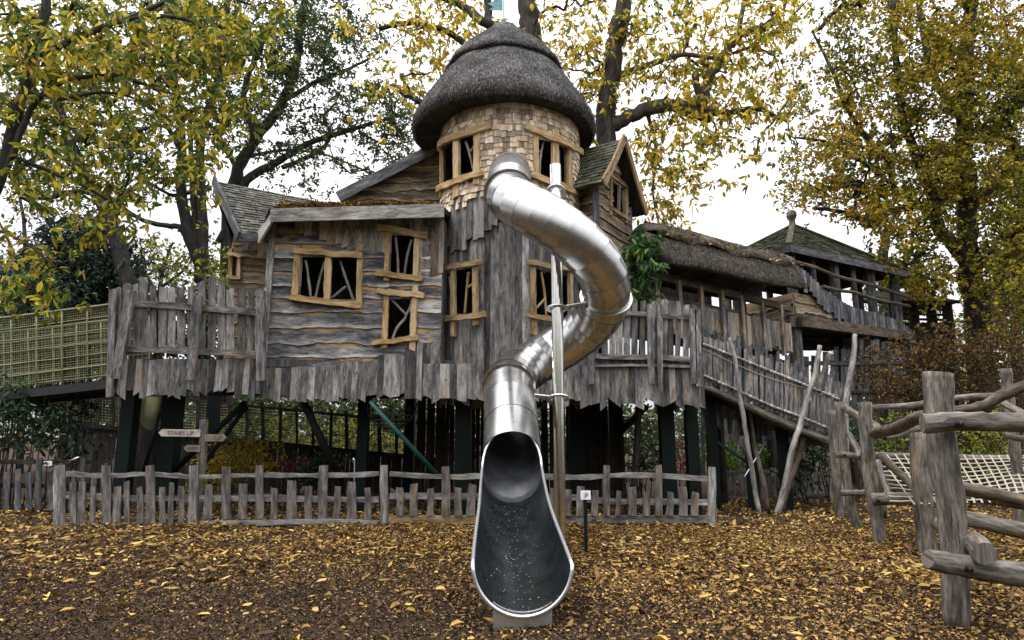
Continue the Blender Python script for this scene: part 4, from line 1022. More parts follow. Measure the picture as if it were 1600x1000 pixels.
wall_v('board_parapet',(WA.x,WA.y),(WB.x,WB.y),lambda s:3.85-.035*s+U(-.12,.12),lambda s:4.56-.02*s+U(-.02,.02),.12,.22,'tanv',parent=walk,slant=.1)
wall_v('board_parapet',(WA.x-WN.x*1.3,WA.y-WN.y*1.3),(WB.x-WN.x*1.3,WB.y-WN.y*1.3),lambda s:3.9,lambda s:4.35 if 3.9<s<4.9 else 5.6,.12,.22,'shade',parent=walk)
mb=MB(); slab(mb,[WA+e((0,0,3.98)),WB+e((0,0,3.8)),WB-WN*1.3+e((0,0,3.8)),WA-WN*1.3+e((0,0,3.98))],.12); mb.build('walkway_floor',W['shade'],walk)
mb=MB(); mb.strip([WA+WN*.03+e((0,0,5.06)),WB+WN*.03+e((0,0,4.86))],.17,.12,WN); mb.strip([WA-WN*1.3+e((0,0,5.0)),WB-WN*1.3+e((0,0,4.86))],.17,.12,WN); mb.build('eaves_beam',W['logdk'],walk)
for s in (.25,1.0,1.75,2.5,3.25,4.1,4.9):
    mb=MB(); q=WA+WD*s+WN*.05; mb.strip([q+e((0,0,3.72-.03*s)),q+e((0,0,4.4)),q+e((0,0,5.05-.03*s))],.11,.09,WN); mb.build('post',W['tanv'],walk)
for s in (.8,2.6,4.6):
    mb=MB(); q=WA+WD*s-WN*.3; mb.log([q,q+e((0,0,3.9))],.11,sides=8); mb.build('leg',W['shade'],walk)

# ---------------------------------------------------------------- pavilion with pyramid roof
Pn=Vector((7.45,16.6,0)); SA=Vector((5.0,2.9,0)); SB=Vector((-1.7,3.7,0)); pc=Pn+(SA+SB)/2
pav=thing('lookout_pavilion','raised open pavilion with mossy pyramid roof and flowing board balustrade','pavilion',(pc.x,pc.y,0))
ez=6.58; ap=pc+e((0,0,8.25)); c0,c1,c2,c3=[v+e((0,0,ez)) for v in (Pn,Pn+SA,Pn+SA+SB,Pn+SB)]
ctr=pc+e((0,0,ez)); ov=1.14
c0,c1,c2,c3=[ctr+(v-ctr)*1.0 for v in (c0,c1,c2,c3)]
mb=MB(); slab(mb,[c0,c1,ap],.07); slab(mb,[c1,c2,ap],.07); slab(mb,[c2,c3,ap],.07); slab(mb,[c3,c0,ap],.07); pr=mb.build('pyramid_roof',W['shade'],pav)
mb=MB()
for a,b in ((c0,c1),(c3,c0),(c1,c2)): shingle_slope(mb,a,b,ap+(b-a).normalized()*.01,ap,26,(.16,.3))
mb.build('shingles',W['moss'],pav,parent=pr)
mb=MB()
for a,b in ((c0,c1),(c3,c0)):
    n=Vector(((b-a).y,-(b-a).x,0)).normalized(); mb.strip([a+n*.03-e((0,0,.09)),b+n*.03-e((0,0,.09))],.2,.05,n)
mb.build('fascia',W['greydk'],pav,parent=pr)
mb=MB(); 
for c in (c0,c1,c3): mb.strip([c.lerp(ap,.01)+e((0,0,.05)),ap+e((0,0,.03))],.16,.05,(c-ctr).normalized()+e((0,0,1)))
mb.build('hip_board',W['moss'],pav,parent=pr)
mb=MB(); mb.log([ap-e((0,0,.1)),ap+e((0,0,.16)),ap+e((.0,0,.3)),ap+e((0,0,.42)),ap+e((0,0,.5))],[.10,.09,.15,.14,.08],sides=8,wob=.2); mb.build('finial',W['log'],pav,parent=pr)
ins=lambda u,v: Pn+SA*(.07+.86*u)+SB*(.07+.86*v)
fz=4.85
def ppost(u,v,w,z0=fz,z1=ez,mat='greydk'):
    mb=MB(); q=ins(u,v); mb.log([q+e((0,0,z0)),q+e((0,0,(z0+z1)/2)),q+e((0,0,z1))],w,sides=8,wob=.1,jit=.05); mb.build('post',W[mat],pav)
for u,w in ((0,.15),(.19,.08),(.38,.15),(.57,.08),(.74,.13),(1,.15)): ppost(u,0,w)
for v in (.35,.7,1): ppost(0,v,.1); ppost(1,v,.12)
for u in (.3,.65): ppost(u,1,.12)
mb=MB(); slab(mb,[ins(-.03,-.03)+e((0,0,fz)),ins(1.03,-.03)+e((0,0,fz)),ins(1.03,1)+e((0,0,fz)),ins(-.03,1)+e((0,0,fz))],.14); mb.build('floor',W['shade'],pav)
F0,F1=ins(-.04,-.04),ins(1.04,-.04)
FD=(F1-F0).normalized(); FL=(F1-F0).length; FN=Vector((FD.y,-FD.x,0))
tt=[(0,6.12),(.08,5.95),(.2,5.6),(.36,5.26),(.5,5.12),(.68,5.10),(.85,4.98),(1,4.75)]
wall_v('balustrade',(F0.x,F0.y),(F1.x,F1.y),lambda s:interp(tt,s/FL)-.52+U(-.16,.1)-(.0 if s>.6 else -.05),lambda s:interp(tt,s/FL)+U(-.01,.01),.11,.17,'greydk',off=.12,parent=pav,slant=.1)
wall_h('apron_wall',F0,F1,4.55,5.1,.26,'clapbrown',root=pav,z1f=lambda s:interp(tt,s/FL)-.1)
L0,L1=ins(-.04,.6),ins(-.04,-.04)
wall_h('apron_wall',L0,L1,4.45,5.2,.26,'clapbrown',root=pav)
wall_v('end_boarding',(L0.x,L0.y),(L1.x,L1.y),lambda s:5.7,lambda s:ez,.14,.2,'greydk',parent=pav)
mb=MB(); mb.strip([F0+FN*.12+e((0,0,4.52)),F1+FN*.12+e((0,0,4.52))],.28,.2,FN); mb.strip([L0+e((0,0,4.52)),L1+e((-.1,-.1,4.52))],.28,.2,(-1,-.5,0)); mb.build('floor_beam',W['logdk'],pav)
for k,(za,zb2,a0,a1) in enumerate(((6.12,5.75,.0,1.0),(5.62,5.45,.2,1.0))):
    mb=MB(); q=[F0+FD*FL*(a0+(a1-a0)*t/6)+FN*.16+e((0,0,za+(zb2-za)*t/6+U(-.04,.04))) for t in range(7)]; mb.log(smooth_path(q,3),.05,sides=7,wob=.1); mb.build('branch_rail',W['logdk'],pav)
for u,w in ((.0,.17),(.86,.2)):
    mb=MB(); q=ins(u,.02); mb.log([q-e((0,0,.1)),q+e((0,0,2.5)),q+e((0,0,4.5))],w,sides=9,wob=.1); mb.build('leg',W['log'] if u==0 else W['logdk'],pav)
for (a,b) in (((.70,4.4),(.84,3.3)),((1.0,4.4),(.9,3.4))):
    mb=MB(); mb.log([ins(a[0],0)+e((0,0,a[1])),ins(b[0],0)+e((0,0,b[1]))],.09,sides=7); mb.build('knee_brace',W['logdk'],pav)
for v in (.5,1):
    for u in (.1,.9):
        mb=MB(); q=ins(u,v); mb.log([q-e((0,0,.1)),q+e((0,0,4.7))],.15,sides=8); mb.build('leg',W['shade'],pav)

# second, lower pavilion beyond
hut=thing('timber_hut','dark open-sided timber hut with low roof beyond the pyramid-roofed pavilion','hut',(13.5,23,0))
hz=lambda px,py,Y=22.5:P(px,py,Y)
a,b=hz(1340,470),hz(1500,468); d=b-a; a.z=b.z=hz(1400,470).z
mb=MB(); slab(mb,[a,b,b+e((-1.2,1.8,.75)),a+e((1.2,1.8,.75))],.1); slab(mb,[b,b+e((0,4,0)),b+e((-1.2,1.8,.75))],.08); hr_=mb.build('roof',W['shade'],hut)
mb=MB(); shingle_slope(mb,a,b,b+e((-1.2,1.8,.78)),a+e((1.2,1.8,.78)),12,(.2,.35)); mb.build('shingles',W['moss'],hut,parent=hr_)
for px in (1395,1425,1453,1478):
    mb=MB(); q=P(px,470,22.9); mb.log([Vector((q.x,q.y,0)),Vector((q.x,q.y,a.z))],.17,sides=8); mb.build('post',W['shade'],hut)
wall_h('weatherboard_wall',P(1320,560,22.8)*1,P(1485,560,22.8)*1,P(1400,600,22.8).z,P(1400,512,22.8).z,.3,'shade',root=hut,wav=.02)
wall_h('weatherboard_wall',P(1248,560,21),P(1330,560,21),P(1300,548,21).z,P(1300,507,21).z,.3,'greydk',root=hut,wav=.02)
for y in (482,490,498):
    mb=MB(); mb.log([P(1395,y,22.7),P(1480,y+2,22.7)],.05,sides=6); mb.build('rail',W['shade'],hut)

def plank_fence(Y,label,px0,px1,ytab,ybot,wid,mat,railsy,rm,gap=.8,name='plank_fence'):
    root=thing(name,label,'fence',(P((px0+px1)/2,600,Y).x,Y,0)); mb=MB(); px=px0
    while px<px1:
        w=U(*wid); yt=interp(ytab,px)+U(-7,7); a=P(px,ybot,Y); b=P(px+U(-2,2),yt,Y); a.z=max(a.z,-.05)
        mb.strip([a,a.lerp(b,.5),b],w*M_px(a)*gap,.03,(U(-.1,.1),-1,0),cut1=U(-.03,.03),jit=.006); px+=w
    mb.build('boards',W[mat],root)
    for pts in railsy:
        mb=MB(); pp=[P(x,y,Y-.04) for x,y in pts]; mb.strip(smooth_path(pp,3),.12,.06,(0,-1,0)); mb.build('rail',W[rm],root)
    for px in range(int(px0)+20,int(px1),75):
        mb=MB(); q=P(px,600,Y+.08); mb.log([Vector((q.x,q.y,-.1)),P(px,interp(ytab,px)+4,Y+.08)],.09,sides=7); mb.build('post',W[rm],root)
    return root
plank_fence(18.3,'tall dark plank fence under the pyramid-roofed pavilion',1236,1420,[(1236,552),(1290,556),(1340,535),(1420,540)],722,(7,12),'greydk',[[(1240,568),(1410,566)],[(1240,612),(1410,610)]],'greydk')
plank_fence(17.6,'grey plank screen below the thatched walkway',1098,1240,[(1098,545),(1150,550),(1240,560)],750,(8,12),'greydk',[[(1098,640),(1240,640)]],'shade')
sw=thing('shingled_wall','pale shingled wall glimpsed under the thatched walkway','wall',(6,19.5,0))
wall_h('weatherboard_wall',P(1095,560,19.5),P(1215,560,19.5),P(1150,600,19.5).z,P(1150,508,19.5).z,.2,'fence',root=sw,wav=.01)

# ---------------------------------------------------------------- sloping ramp with picket sides and leaning poles
rampt=thing('ramp_bridge','sloping timber ramp with grey picket sides strung on beaded ropes','ramp',(5,13.6,0))
bt=[(1096,603),(1150,627),(1200,650),(1250,672),(1305,694)]
def rbeam(Y,dy,mat,w=.07):
    mb=MB(); mb.log(smooth_path([P(x,y+dy,Y) for x,y in bt],3),w,sides=8,wob=.08); return mb.build('side_beam',W[mat],rampt,smooth=True)
rbeam(13.4,0,'log'); rbeam(14.6,-2,'logdk')
mb=MB(); q=[P(x,y-2,13.45) for x,y in bt]; 
for i in range(len(q)-1): 
    slab(mb,[q[i],q[i+1],q[i+1]+e((0,1.2,0)),q[i]+e((0,1.2,0))],.06)
mb.build('ramp_deck',W['greydk'],rampt)
topt=[(1098,524),(1140,535),(1200,560),(1250,580),(1290,597),(1315,612)]; bott=[(1098,598),(1150,621),(1200,642),(1260,664),(1318,685)]
for Y,dy,mat,nm in ((13.35,0,'grey','near'),(14.6,-9,'greydk','far')):
    x=1100
    while x<1318:
        w=U(4.5,7.5); a=P(x,interp(bott,x)+dy+U(-4,4),Y); b=P(x+(U(-3,3) if x<1260 else U(2,12)),interp(topt,x)+dy+U(-9,6),Y); mb=MB()
        mb.strip(wobble([a,a.lerp(b,.35),a.lerp(b,.7),b],.012),w*M_px(a),.03,(U(-.2,.2),-1,0),jit=.006,cut1=U(-.02,.02)); mb.build('picket',W[mat],rampt); x+=w+U(1,3.5)
for l in ([(1098,537),(1150,558),(1200,578),(1250,598),(1312,624)],[(1098,586),(1150,609),(1200,632),(1250,651),(1312,676)]):
    mb=MB(); pts=smooth_path([P(x,y,13.30) for x,y in l],9); mb.log(pts,.012,sides=5,cap=False)
    o=mb.build('rope',W['rope'],rampt); mb=MB()
    for i in range(1,len(pts)-1):
        for dd in (0,):
            q=pts[i]; t=(pts[i+1]-pts[i-1]).normalized(); mb.log([q-t*.045,q-t*.02,q+t*.02,q+t*.045],[.02,.032,.032,.02],sides=7,wob=.1)
    mb.build('wooden_beads',W['rail'],rampt,parent=o,smooth=True)
mb=MB(); mb.log(smooth_path([P(1098,545,13.32),P(1200,590,13.32),P(1310,618,13.32)],5),.008,sides=4,cap=False); mb.build('rope',W['rope'],rampt)
for pts,w,mat in (([(1139,528,13.0),(1148,560,13.0),(1153,600,13.0),(1158,630,13.05),(1166,680,13.1),(1174,730,13.2),(1187,803,13.2)],7,'pale'),
                ([(1171,640,13.8),(1180,700,13.7),(1192,750,13.5),(1199,799,13.4)],8,'logdk'),
                ([(1281,540,13.0),(1274,580,13.0),(1262,620,13.0),(1250,665,13.0),(1238,700,13.0),(1226,760,13.1),(1214,805,13.1)],9,'pale'),
                ([(1296,552,13.6),(1285,590,13.6),(1268,640,13.6),(1252,700,13.6),(1232,760,13.6),(1222,790,13.6)],9,'logdk'),
                ([(1336,522,13.2),(1333,560,13.2),(1326,600,13.2),(1321,640,13.2),(1322,700,13.2),(1318,790,13.2)],9,'pale')):
    mb=MB(); sp=smooth_path([P(*q) for q in pts],4); k=M_px(sp[0]); sp[-1].z=min(sp[-1].z,-.02); mb.log(wobble(sp,.008),[w*k*.5*(.8+.35*i/len(sp)) for i in range(len(sp))],sides=9,wob=.08,jit=.04); mb.build('pole',W[mat],rampt,smooth=True)
for x in (1112,1172,1222):
    mb=MB(); q=P(x,680,14); zt=P(x,interp(bt,x),13.5).z-.1; mb.box((q.x,14,zt/2-.05),(.2,.2,zt+.1)); mb.build('leg',W['green'],rampt)
wall_v('under_boards',(P(1100,650,14.3).x,14.3),(P(1200,650,14.3).x,14.3),lambda s:P(1100,650+s*18,14.3).z+U(-.3,.1),lambda s:P(1100,612+s*30,14.3).z,.08,.14,'greydk',parent=rampt)
mb=MB(); mb.log([P(1197,690,13.9),P(1163,745,13.3)],.013,sides=6); mb.build('stay_rod',W['rim'],rampt); mb=MB(); mb.log([P(1120,690,14.4),P(1185,735,14.4)],.03,sides=6); mb.build('stay_rod',W['greydk'],rampt)

# ---------------------------------------------------------------- log climbing frame
clf=thing('log_climbing_frame','climbing frame of bolted grey logs holding a white rope net','climbing frame',(4.6,7.5,0))
def lg(name,pts,w,mat='log',side=12,taper=1.0,bolts=()):
    mb=MB(); sp=smooth_path([P(*q) for q in pts],5); n=len(sp); k=[M_px(q) for q in sp]
    ww=w if isinstance(w,(list,tuple)) else (w,w*taper)
    mb.log(wobble(sp,.006),[(ww[0]*k[0]+(ww[1]*k[-1]-ww[0]*k[0])*i/(n-1))*.5*U(.95,1.05) for i in range(n)],sides=side,wob=.08,jit=.02)
    o=mb.build(name,W[mat],clf)
    for f in o.data.polygons: f.use_smooth=len(f.vertices)==4
    for bx,by,bY in bolts:
        mb=MB(); q=P(bx,by,bY); mb.log([q+e((0,.05,0)),q+e((0,-.012,0)),q+e((0,-.02,0))],[.022,.022,.014],sides=10,wob=0); mb.build('bolt',W['bolt'],clf,parent=o)
    return o
lg('post',[(1466,583,5.75),(1468,640,5.75),(1476,720,5.72),(1487,790,5.72),(1491,850,5.72),(1495,979,5.72)],(41,38))
lg('post',[(1438,676,8.9),(1440,740,8.9),(1445,800,8.9),(1449,846,8.9),(1452,875,8.9)],(28,27))
lg('post',[(1351,629,9.75),(1354,690,9.75),(1361,760,9.75),(1370,810,9.75),(1378,856,9.75)],(20,18))
lg('post',[(1311,628,11.2),(1316,680,11.2),(1322,740,11.2),(1330,790,11.2),(1341,829,11.2)],(13,15))
lg('post',[(1300,641,12.6),(1303,700,12.6),(1308,760,12.6),(1313,812,12.6)],(14,13))
lg('post',[(1572,576,10.5),(1578,640,10.5),(1588,720,10.5),(1592,840,10.5)],(15,16))
lg('post',[(1376,735,12.3),(1380,810,12.3)],(11,11),'logdk')
lg('beam',[(1441,661,5.55),(1500,658,5.5),(1560,659,5.45),(1640,662,5.4)],(30,31),bolts=[(1502,663,5.40)])
lg('beam',[(1449,873,5.50),(1500,884,5.48),(1560,893,5.45),(1640,903,5.4)],(31,38),bolts=[(1516,890,5.36)])
lg('beam',[(1539,865,5.30),(1522,848,5.6),(1500,838,6.3),(1470,818,7.6)],(33,25))
lg('beam',[(1462,806,7.6),(1520,812,7.5),(1600,830,7.3),(1660,843,7.2)],(22,27))
lg('beam',[(1480,642,7.2),(1530,636,7.1),(1575,613,7.0),(1640,590,6.9)],(15,18),'logdk')
lg('beam',[(1360,636,11),(1420,634,11),(1500,621,11),(1562,617,11),(1640,608,11)],(9,9))
lg('beam',[(1367,677,9.5),(1400,669,8.2),(1430,654,7.0),(1452,650,6.0)],(17,19),'logdk')
lg('beam',[(1381,684,9.3),(1410,678,9.3),(1440,668,9.1)],(9,8))
lg('beam',[(1318,636,11.1),(1335,647,10.7),(1357,660,10.1),(1376,674,9.5)],(11,15))
lg('beam',[(1566,628,10.3),(1590,642,9.8),(1640,668,9.2)],(11,13))
lg('beam',[(1562,632,10.6),(1520,645,10.8),(1480,652,11)],(8,8))
lg('beam',[(1570,680,10.3),(1600,686,10.2),(1650,690,10.1)],(10,10),'logdk')
lg('beam',[(1304,711,11.0),(1330,711,11.0),(1349,716,11.0)],(10,11),bolts=[(1320,711,10.93)])
lg('beam',[(1314,771,11.0),(1335,770,11.0),(1356,770,11.0)],(9,9),bolts=[(1333,773,10.93)])
lg('beam',[(1362,781,9.5),(1400,779,9.4),(1440,779,9.3)],(20,19),bolts=[(1372,782,9.38)])
lg('beam',[(1500,775,9.2),(1550,781,9.2),(1640,795,9.2)],(15,17),'logdk')
lg('beam',[(1490,762,8.4),(1530,768,8.4),(1590,782,8.4),(1650,800,8.3)],(20,22),'logdk')
lg('beam',[(1325,677,10.9),(1336,695,10.6),(1346,715,10.3)],(9,10)); lg('beam',[(1374,712,10.3),(1395,730,10),(1418,752,9.5),(1440,772,9.0)],(13,12),'logdk')
lg('beam',[(1366,712,12.2),(1450,714,12.2),(1540,717,12.2),(1640,718,12.2)],(12,14)); 
lg('beam',[(1384,775,9.4),(1386,765,9.6),(1378,745,9.9),(1372,720,10.1)],(9,10),'log')
lg('beam',[(1330,690,11.4),(1345,735,11.4),(1352,755,11.4)],(7,8),'logdk')
# rope net: a sagging sheet of knotted ropes between the back log and the front log
def NP(u,v):
    a=P(1372+u*268,710+u*2,12.0); b=P(1392+u*235,790-u*6,8.7); p=a.lerp(b,v); p.z-=.10*math.sin(math.pi*v)*math.sin(math.pi*min(1,u+.2)); return p
ropes=[]
for i in range(21):
    u=i/20; mb=MB(); mb.log([NP(min(1,u+ (v/10)*.16),v/10) for v in range(11)],.0125,sides=5,cap=False); mb.build('net_rope',W['rope'],clf,smooth=True)
for j in range(1,12):
    v=j/12; mb=MB(); mb.log([NP(u/14,v)+e((0,0,U(-.01,.01))) for u in range(15)],.0125,sides=5,cap=False); mb.build('net_rope',W['rope'],clf,smooth=True)
mb=MB()
for i in range(21):
    for j in range(1,12):
        q=NP(min(1,i/20+(j/12)*.16),j/12); mb.log([q+e((0,0,-.02)),q,q+e((0,0,.02))],[.012,.027,.012],sides=5)
o=mb.build('net_knots',W['rope'],clf); tag(o,kind='stuff')

# ---------------------------------------------------------------- rope net bridge on the left
nb=thing('rope_net_bridge','rope net footbridge running off to the left of the deck','rope bridge',(-9,13.3,0))
def NB(u,z01,off):
    px=lerp(178,-70,u); Y=lerp(12.6,14.6,u)+off; t=P(px,lerp(475,506,u),lerp(12.6,14.6,u)); b=P(px,lerp(588,617,u),lerp(12.6,14.6,u))
    q=t.lerp(b,z01); return Vector((q.x+off*.0,Y,q.z))
for off in (0,1.3):
    nh,nv=(30,78) if off==0 else (14,36)
    mb=MB()
    for j in range(nh+1):
        if j%5==0: continue
        mb.log([NB(u/6,j/nh,off)+e((0,0,U(-.006,.006))) for u in range(7)],.004,sides=3,cap=False)
    for i in range(nv):
        if i%12==0: continue
        mb.log([NB(i/nv,0,off),NB(min(1,i/nv+U(-.002,.002)),.5,off),NB(i/nv,1,off)],.004,sides=3,cap=False)
    tag(mb.build('net_mesh',W['netrope'],nb),kind='stuff')
    for j in (0,.167,.333,.5,.667,.833):
        mb=MB(); mb.log(wobble([NB(u/8,j,off-.02) for u in range(9)],.008),.014 if j else .024,sides=5,cap=False); mb.build('rope',W['netrope'],nb,smooth=True)
    for i in range(7):
        mb=MB(); mb.log(wobble([NB(i/6.2,t/4,off-.02) for t in range(5)],.01),.017,sides=5); r_=mb.build('rope',W['netrope'],nb,smooth=True)
        mb=MB(); q=NB(i/6.2,1.0,off-.04); mb.log([q,q-e((0,0,.05))],.03,sides=6); mb.build('shackle',W['steelpol'],nb,parent=r_)
mb=MB()
for off in (0,1.3): mb.strip([NB(0,1.06,off)-e((0,.0,.06)),NB(1,1.06,off)-e((0,0,.06))],.17,.10,(0,-1,0))
slab(mb,[NB(0,1.04,0),NB(0,1.04,1.3),NB(1,1.04,1.3),NB(1,1.04,0)],.08)
mb.build('bridge_deck',W['black'],nb)

# lower rope walkway under the platform
lw=thing('rope_walkway','dark sloping plank and net walkway seen between the stilts','walkway',(-3.5,17.8,0))
for (xa,xb) in ((90,700),):
    yt=lambda x:630+(x-350)*.10 if x>350 else 606+(x-90)*.09; yb2=lambda x: yt(x)+52
    mb=MB(); Y=17.9
    for j in range(13): mb.log([P(x,lerp(yt(x),yb2(x),j/12),Y) for x in range(xa,xb,60)],.008,sides=3,cap=False)
    for x in range(xa,xb,5): mb.log([P(x,yt(x),Y),P(x,yb2(x),Y)],.007,sides=3,cap=False)
    tag(mb.build('net_mesh',W['netrope'],lw),kind='stuff')
    for x in range(xa+10,xb,26):
        mb=MB(); mb.strip([P(x,yb2(x)+6,Y-.05),P(x+U(-3,3),yt(x)-8,Y-.05)],U(.06,.11),.04,(0,-1,0)); mb.build('upright',W['shade'],lw)
    mb=MB(); mb.strip([P(x,yt(x),Y-.08) for x in range(xa,xb,40)],.07,.04,(0,-1,0)); mb.strip([P(x,yb2(x)+3,Y-.08) for x in range(xa,xb,40)],.12,.05,(0,-1,0)); mb.build('rail',W['shade'],lw)
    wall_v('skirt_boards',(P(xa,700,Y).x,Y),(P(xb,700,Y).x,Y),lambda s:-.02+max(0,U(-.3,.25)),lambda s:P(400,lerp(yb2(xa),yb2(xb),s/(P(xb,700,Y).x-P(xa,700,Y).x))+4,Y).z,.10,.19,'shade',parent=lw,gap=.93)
# hanging rope basket and net hammock under the deck
hb=thing('rope_basket','round black rope basket hanging under the house','rope net',tuple(P(612,625,13.5)))
c=P(612,632,13.5); r=.52; mb=MB()
for k in range(1,7):
    a=k/6*1.35; z=-math.sin(a)*r; rr=math.cos(a)*r+.02; mb.log([c+e((math.cos(t*.524)*rr,math.sin(t*.524)*rr,z)) for t in range(13)],.010,sides=4,cap=False)
for k in range(14):
    t=k*.449; mb.log([c+e((math.cos(t)*math.cos(a)*r,math.sin(t)*math.cos(a)*r,-math.sin(a)*r+(.0 if a else .5*0))) for a in (0,.35,.7,1.05,1.4)],.010,sides=4,cap=False)
for k in range(4):
    t=k*1.571; mb.log([c+e((math.cos(t)*r,math.sin(t)*r,0)),c+e((math.cos(t)*.3,math.sin(t)*.3,.5))],.012,sides=4,cap=False)
mb.build('rope_basket',W['greydk'],hb)
def hammock(name,label,pts,Y,depth):
    root=thing(name,label,'rope net',tuple(P(pts[1][0],pts[1][1],Y))); mb=MB(); n=16
    (xa,ya),(xm,ym),(xb,yb3)=pts
    def hp(u,v): # v 0 top .. 1 bottom
        x=lerp(xa,xb,u); bot=ya+(ym-ya)*math.sin(math.pi*min(1,max(0,.08+u*.84))); return P(x,lerp(ya,bot,v),Y-depth*math.sin(math.pi*v*.5)*math.sin(math.pi*u))
    for i in range(n*2+1): mb.log([hp(i/(n*2),v/6) for v in range(7)],.008,sides=3,cap=False)
    for j in range(1,n+1): mb.log([hp(u/10,j/n) for u in range(11)],.008,sides=3,cap=False)
    mb.build('net',W['netrope'],root); return root
hammock('net_hammock','pale rope net sagging under the left end of the deck',[(210,620),(232,672),(256,620)],13.6,.3)
hammock('net_hammock','long pale rope net sagging behind the right-hand stilts',[(968,650),(1020,692),(1075,645)],16.2,.5)

# ---------------------------------------------------------------- signs
def text(body,loc,size,rot,mat,name,root,parent,ext=.003):
    cu=bpy.data.curves.new(name,'FONT'); cu.body=body; cu.size=size; cu.extrude=ext; cu.align_x='CENTER'; cu.align_y='CENTER'; tmp=bpy.data.objects.new(name,cu); COL.objects.link(tmp); me=bpy.data.meshes.new_from_object(tmp.evaluated_get(bpy.context.evaluated_depsgraph_get())); bpy.data.objects.remove(tmp); me.name=name; me.materials.clear(); me.materials.append(mat)
    ob=bpy.data.objects.new(name,me); COL.objects.link(ob); ob.parent=parent or root; ob.location=Vector(loc)-ORG[root.name]; ob.rotation_euler=rot; return ob
SY=11.95; sb=P(316,760,SY)
sp=thing('fingerpost','weathered wooden fingerpost with three arrow boards reading STAIRS UP, UP and EXIT','signpost',(sb.x,SY,0))
mb=MB(); mb.strip([Vector((P(314,760,SY).x-.04,SY,-.1)),P(315,740,SY),P(318,690,SY),P(319,655,SY)],.115,.09,(0,-1,0),jit=.003); mb.build('post',W['fence'],sp)
def arrow(x0,x1,y,h,left,mat,txt,tx,ts,tilt=0,dy=-.075):
    k=M_px(P(300,y,SY)); a=P(x0,y,SY+dy); b=P(x1,y+tilt,SY+dy); mb=MB(); hw=h*k/2; tip=.06
    if left: pl=[(a.x,0),(a.x+tip,-hw),(b.x,-hw),(b.x,hw),(a.x+tip,hw)]
    else: pl=[(a.x,-hw),(b.x-tip,-hw),(b.x,0),(b.x-tip,hw),(a.x,hw)]
    sl=(b.z-a.z)/(b.x-a.x); f=[Vector((x,a.y-.012,a.z+(x-a.x)*sl+z)) for x,z in pl]; g=[v+e((0,.024,0)) for v in f]
    mb.face(f); mb.face(g[::-1])
    for i in range(5): j=(i+1)%5; mb.face([f[i],g[i],g[j],f[j]])
    o=mb.build('arrow_board',W[mat],sp)
    q=P(tx,y+.5+tilt*.5,SY+dy); t=text(txt,(q.x,a.y-.015,q.z),ts,(math.pi/2,-math.atan(sl),0),W['carve'],'lettering',sp,o)
arrow(248,313,676,11,True,'plank','STAIRS UP',283,.105,tilt=.8)
arrow(320,354,684,11,False,'plankb','UP',342,.10)
arrow(287,313,700,10,True,'plankb','EXIT',301,.09,tilt=1)
g=G(916,866); s1=thing('marker_sign','small white square sign with a sketched symbol on a thin dark post','sign',(g.x,g.y,0))
mb=MB(); mb.box((g.x,g.y,P(915,781,g.y).z/2-.03),(.045,.03,P(915,781,g.y).z+.1)); mb.build('post',W['green'],s1)
c=P(915,773.5,g.y-.03); mb=MB(); mb.box(c,(.135,.012,.118)); pl=mb.build('plate',W['white'],s1)
mb=MB()
def ink(pts,w=.004):
    mb.log([c+e((x,-.009,z)) for x,z in pts],w,sides=4,cap=True)
ink([(.026*math.cos(t*.5),.008+.026*math.sin(t*.5)) for t in range(0,11)],.0018)
ink([(-.028,-.030),(-.012,-.026),(0,-.01),(-.006,.006),(.008,.014),(.014,.026)],.0042); ink([(0,-.008),(.014,-.004),(.02,-.016)],.0042); ink([(-.01,.010),(.008,.002),(.024,.012)],.0035); ink([(.03,.02),(.034,-.012)],.002)
mb.build('symbol',W['ink'],s1,parent=pl)
q=P(75,724,13.5); s2=thing('marker_sign','tiny white label fixed on the shaded left-hand fence','sign',tuple(q)); mb=MB(); mb.box(q,(.17,.012,.10)); pl=mb.build('plate',W['white'],s2)
mb=MB(); mb.log([q+e((-.02,-.009,.02)),q+e((.02,-.009,.0)),q+e((-.01,-.009,-.02))],.005,sides=4); mb.build('symbol',W['ink'],s2,parent=pl)
q=P(115,718,13.2); tp_=thing('tap_spout','small metal spout above the shaded left-hand fence','tap',(q.x,q.y,0)); mb=MB(); mb.log([P(108,720,13.2),P(118,717,13.2),P(124,714,13.2)],[.02,.03,.02],sides=7); mb.build('spout',W['steelpol'],tp_,smooth=True)
mb=MB(); mb.log([P(113,719,13.2),Vector((P(113,719,13.2).x,13.2,-.1))],.014,sides=6); mb.build('riser',W['bolt'],tp_)
q=P(555,760,12.4); rd=thing('marker_rod','thin pale metal rod standing behind the front fence','rod',(q.x,q.y,0)); mb=MB(); mb.log([Vector((q.x,q.y,-.1)),P(554,719,12.4)],.012,sides=6); mb.build('rod',W['rim'],rd)
mb=MB(); mb.log([P(554,719,12.4)-e((.01,0,0)),P(554,717,12.4)+e((-.03,0,0.01))],.022,sides=6); mb.build('cap',W['rim'],rd)
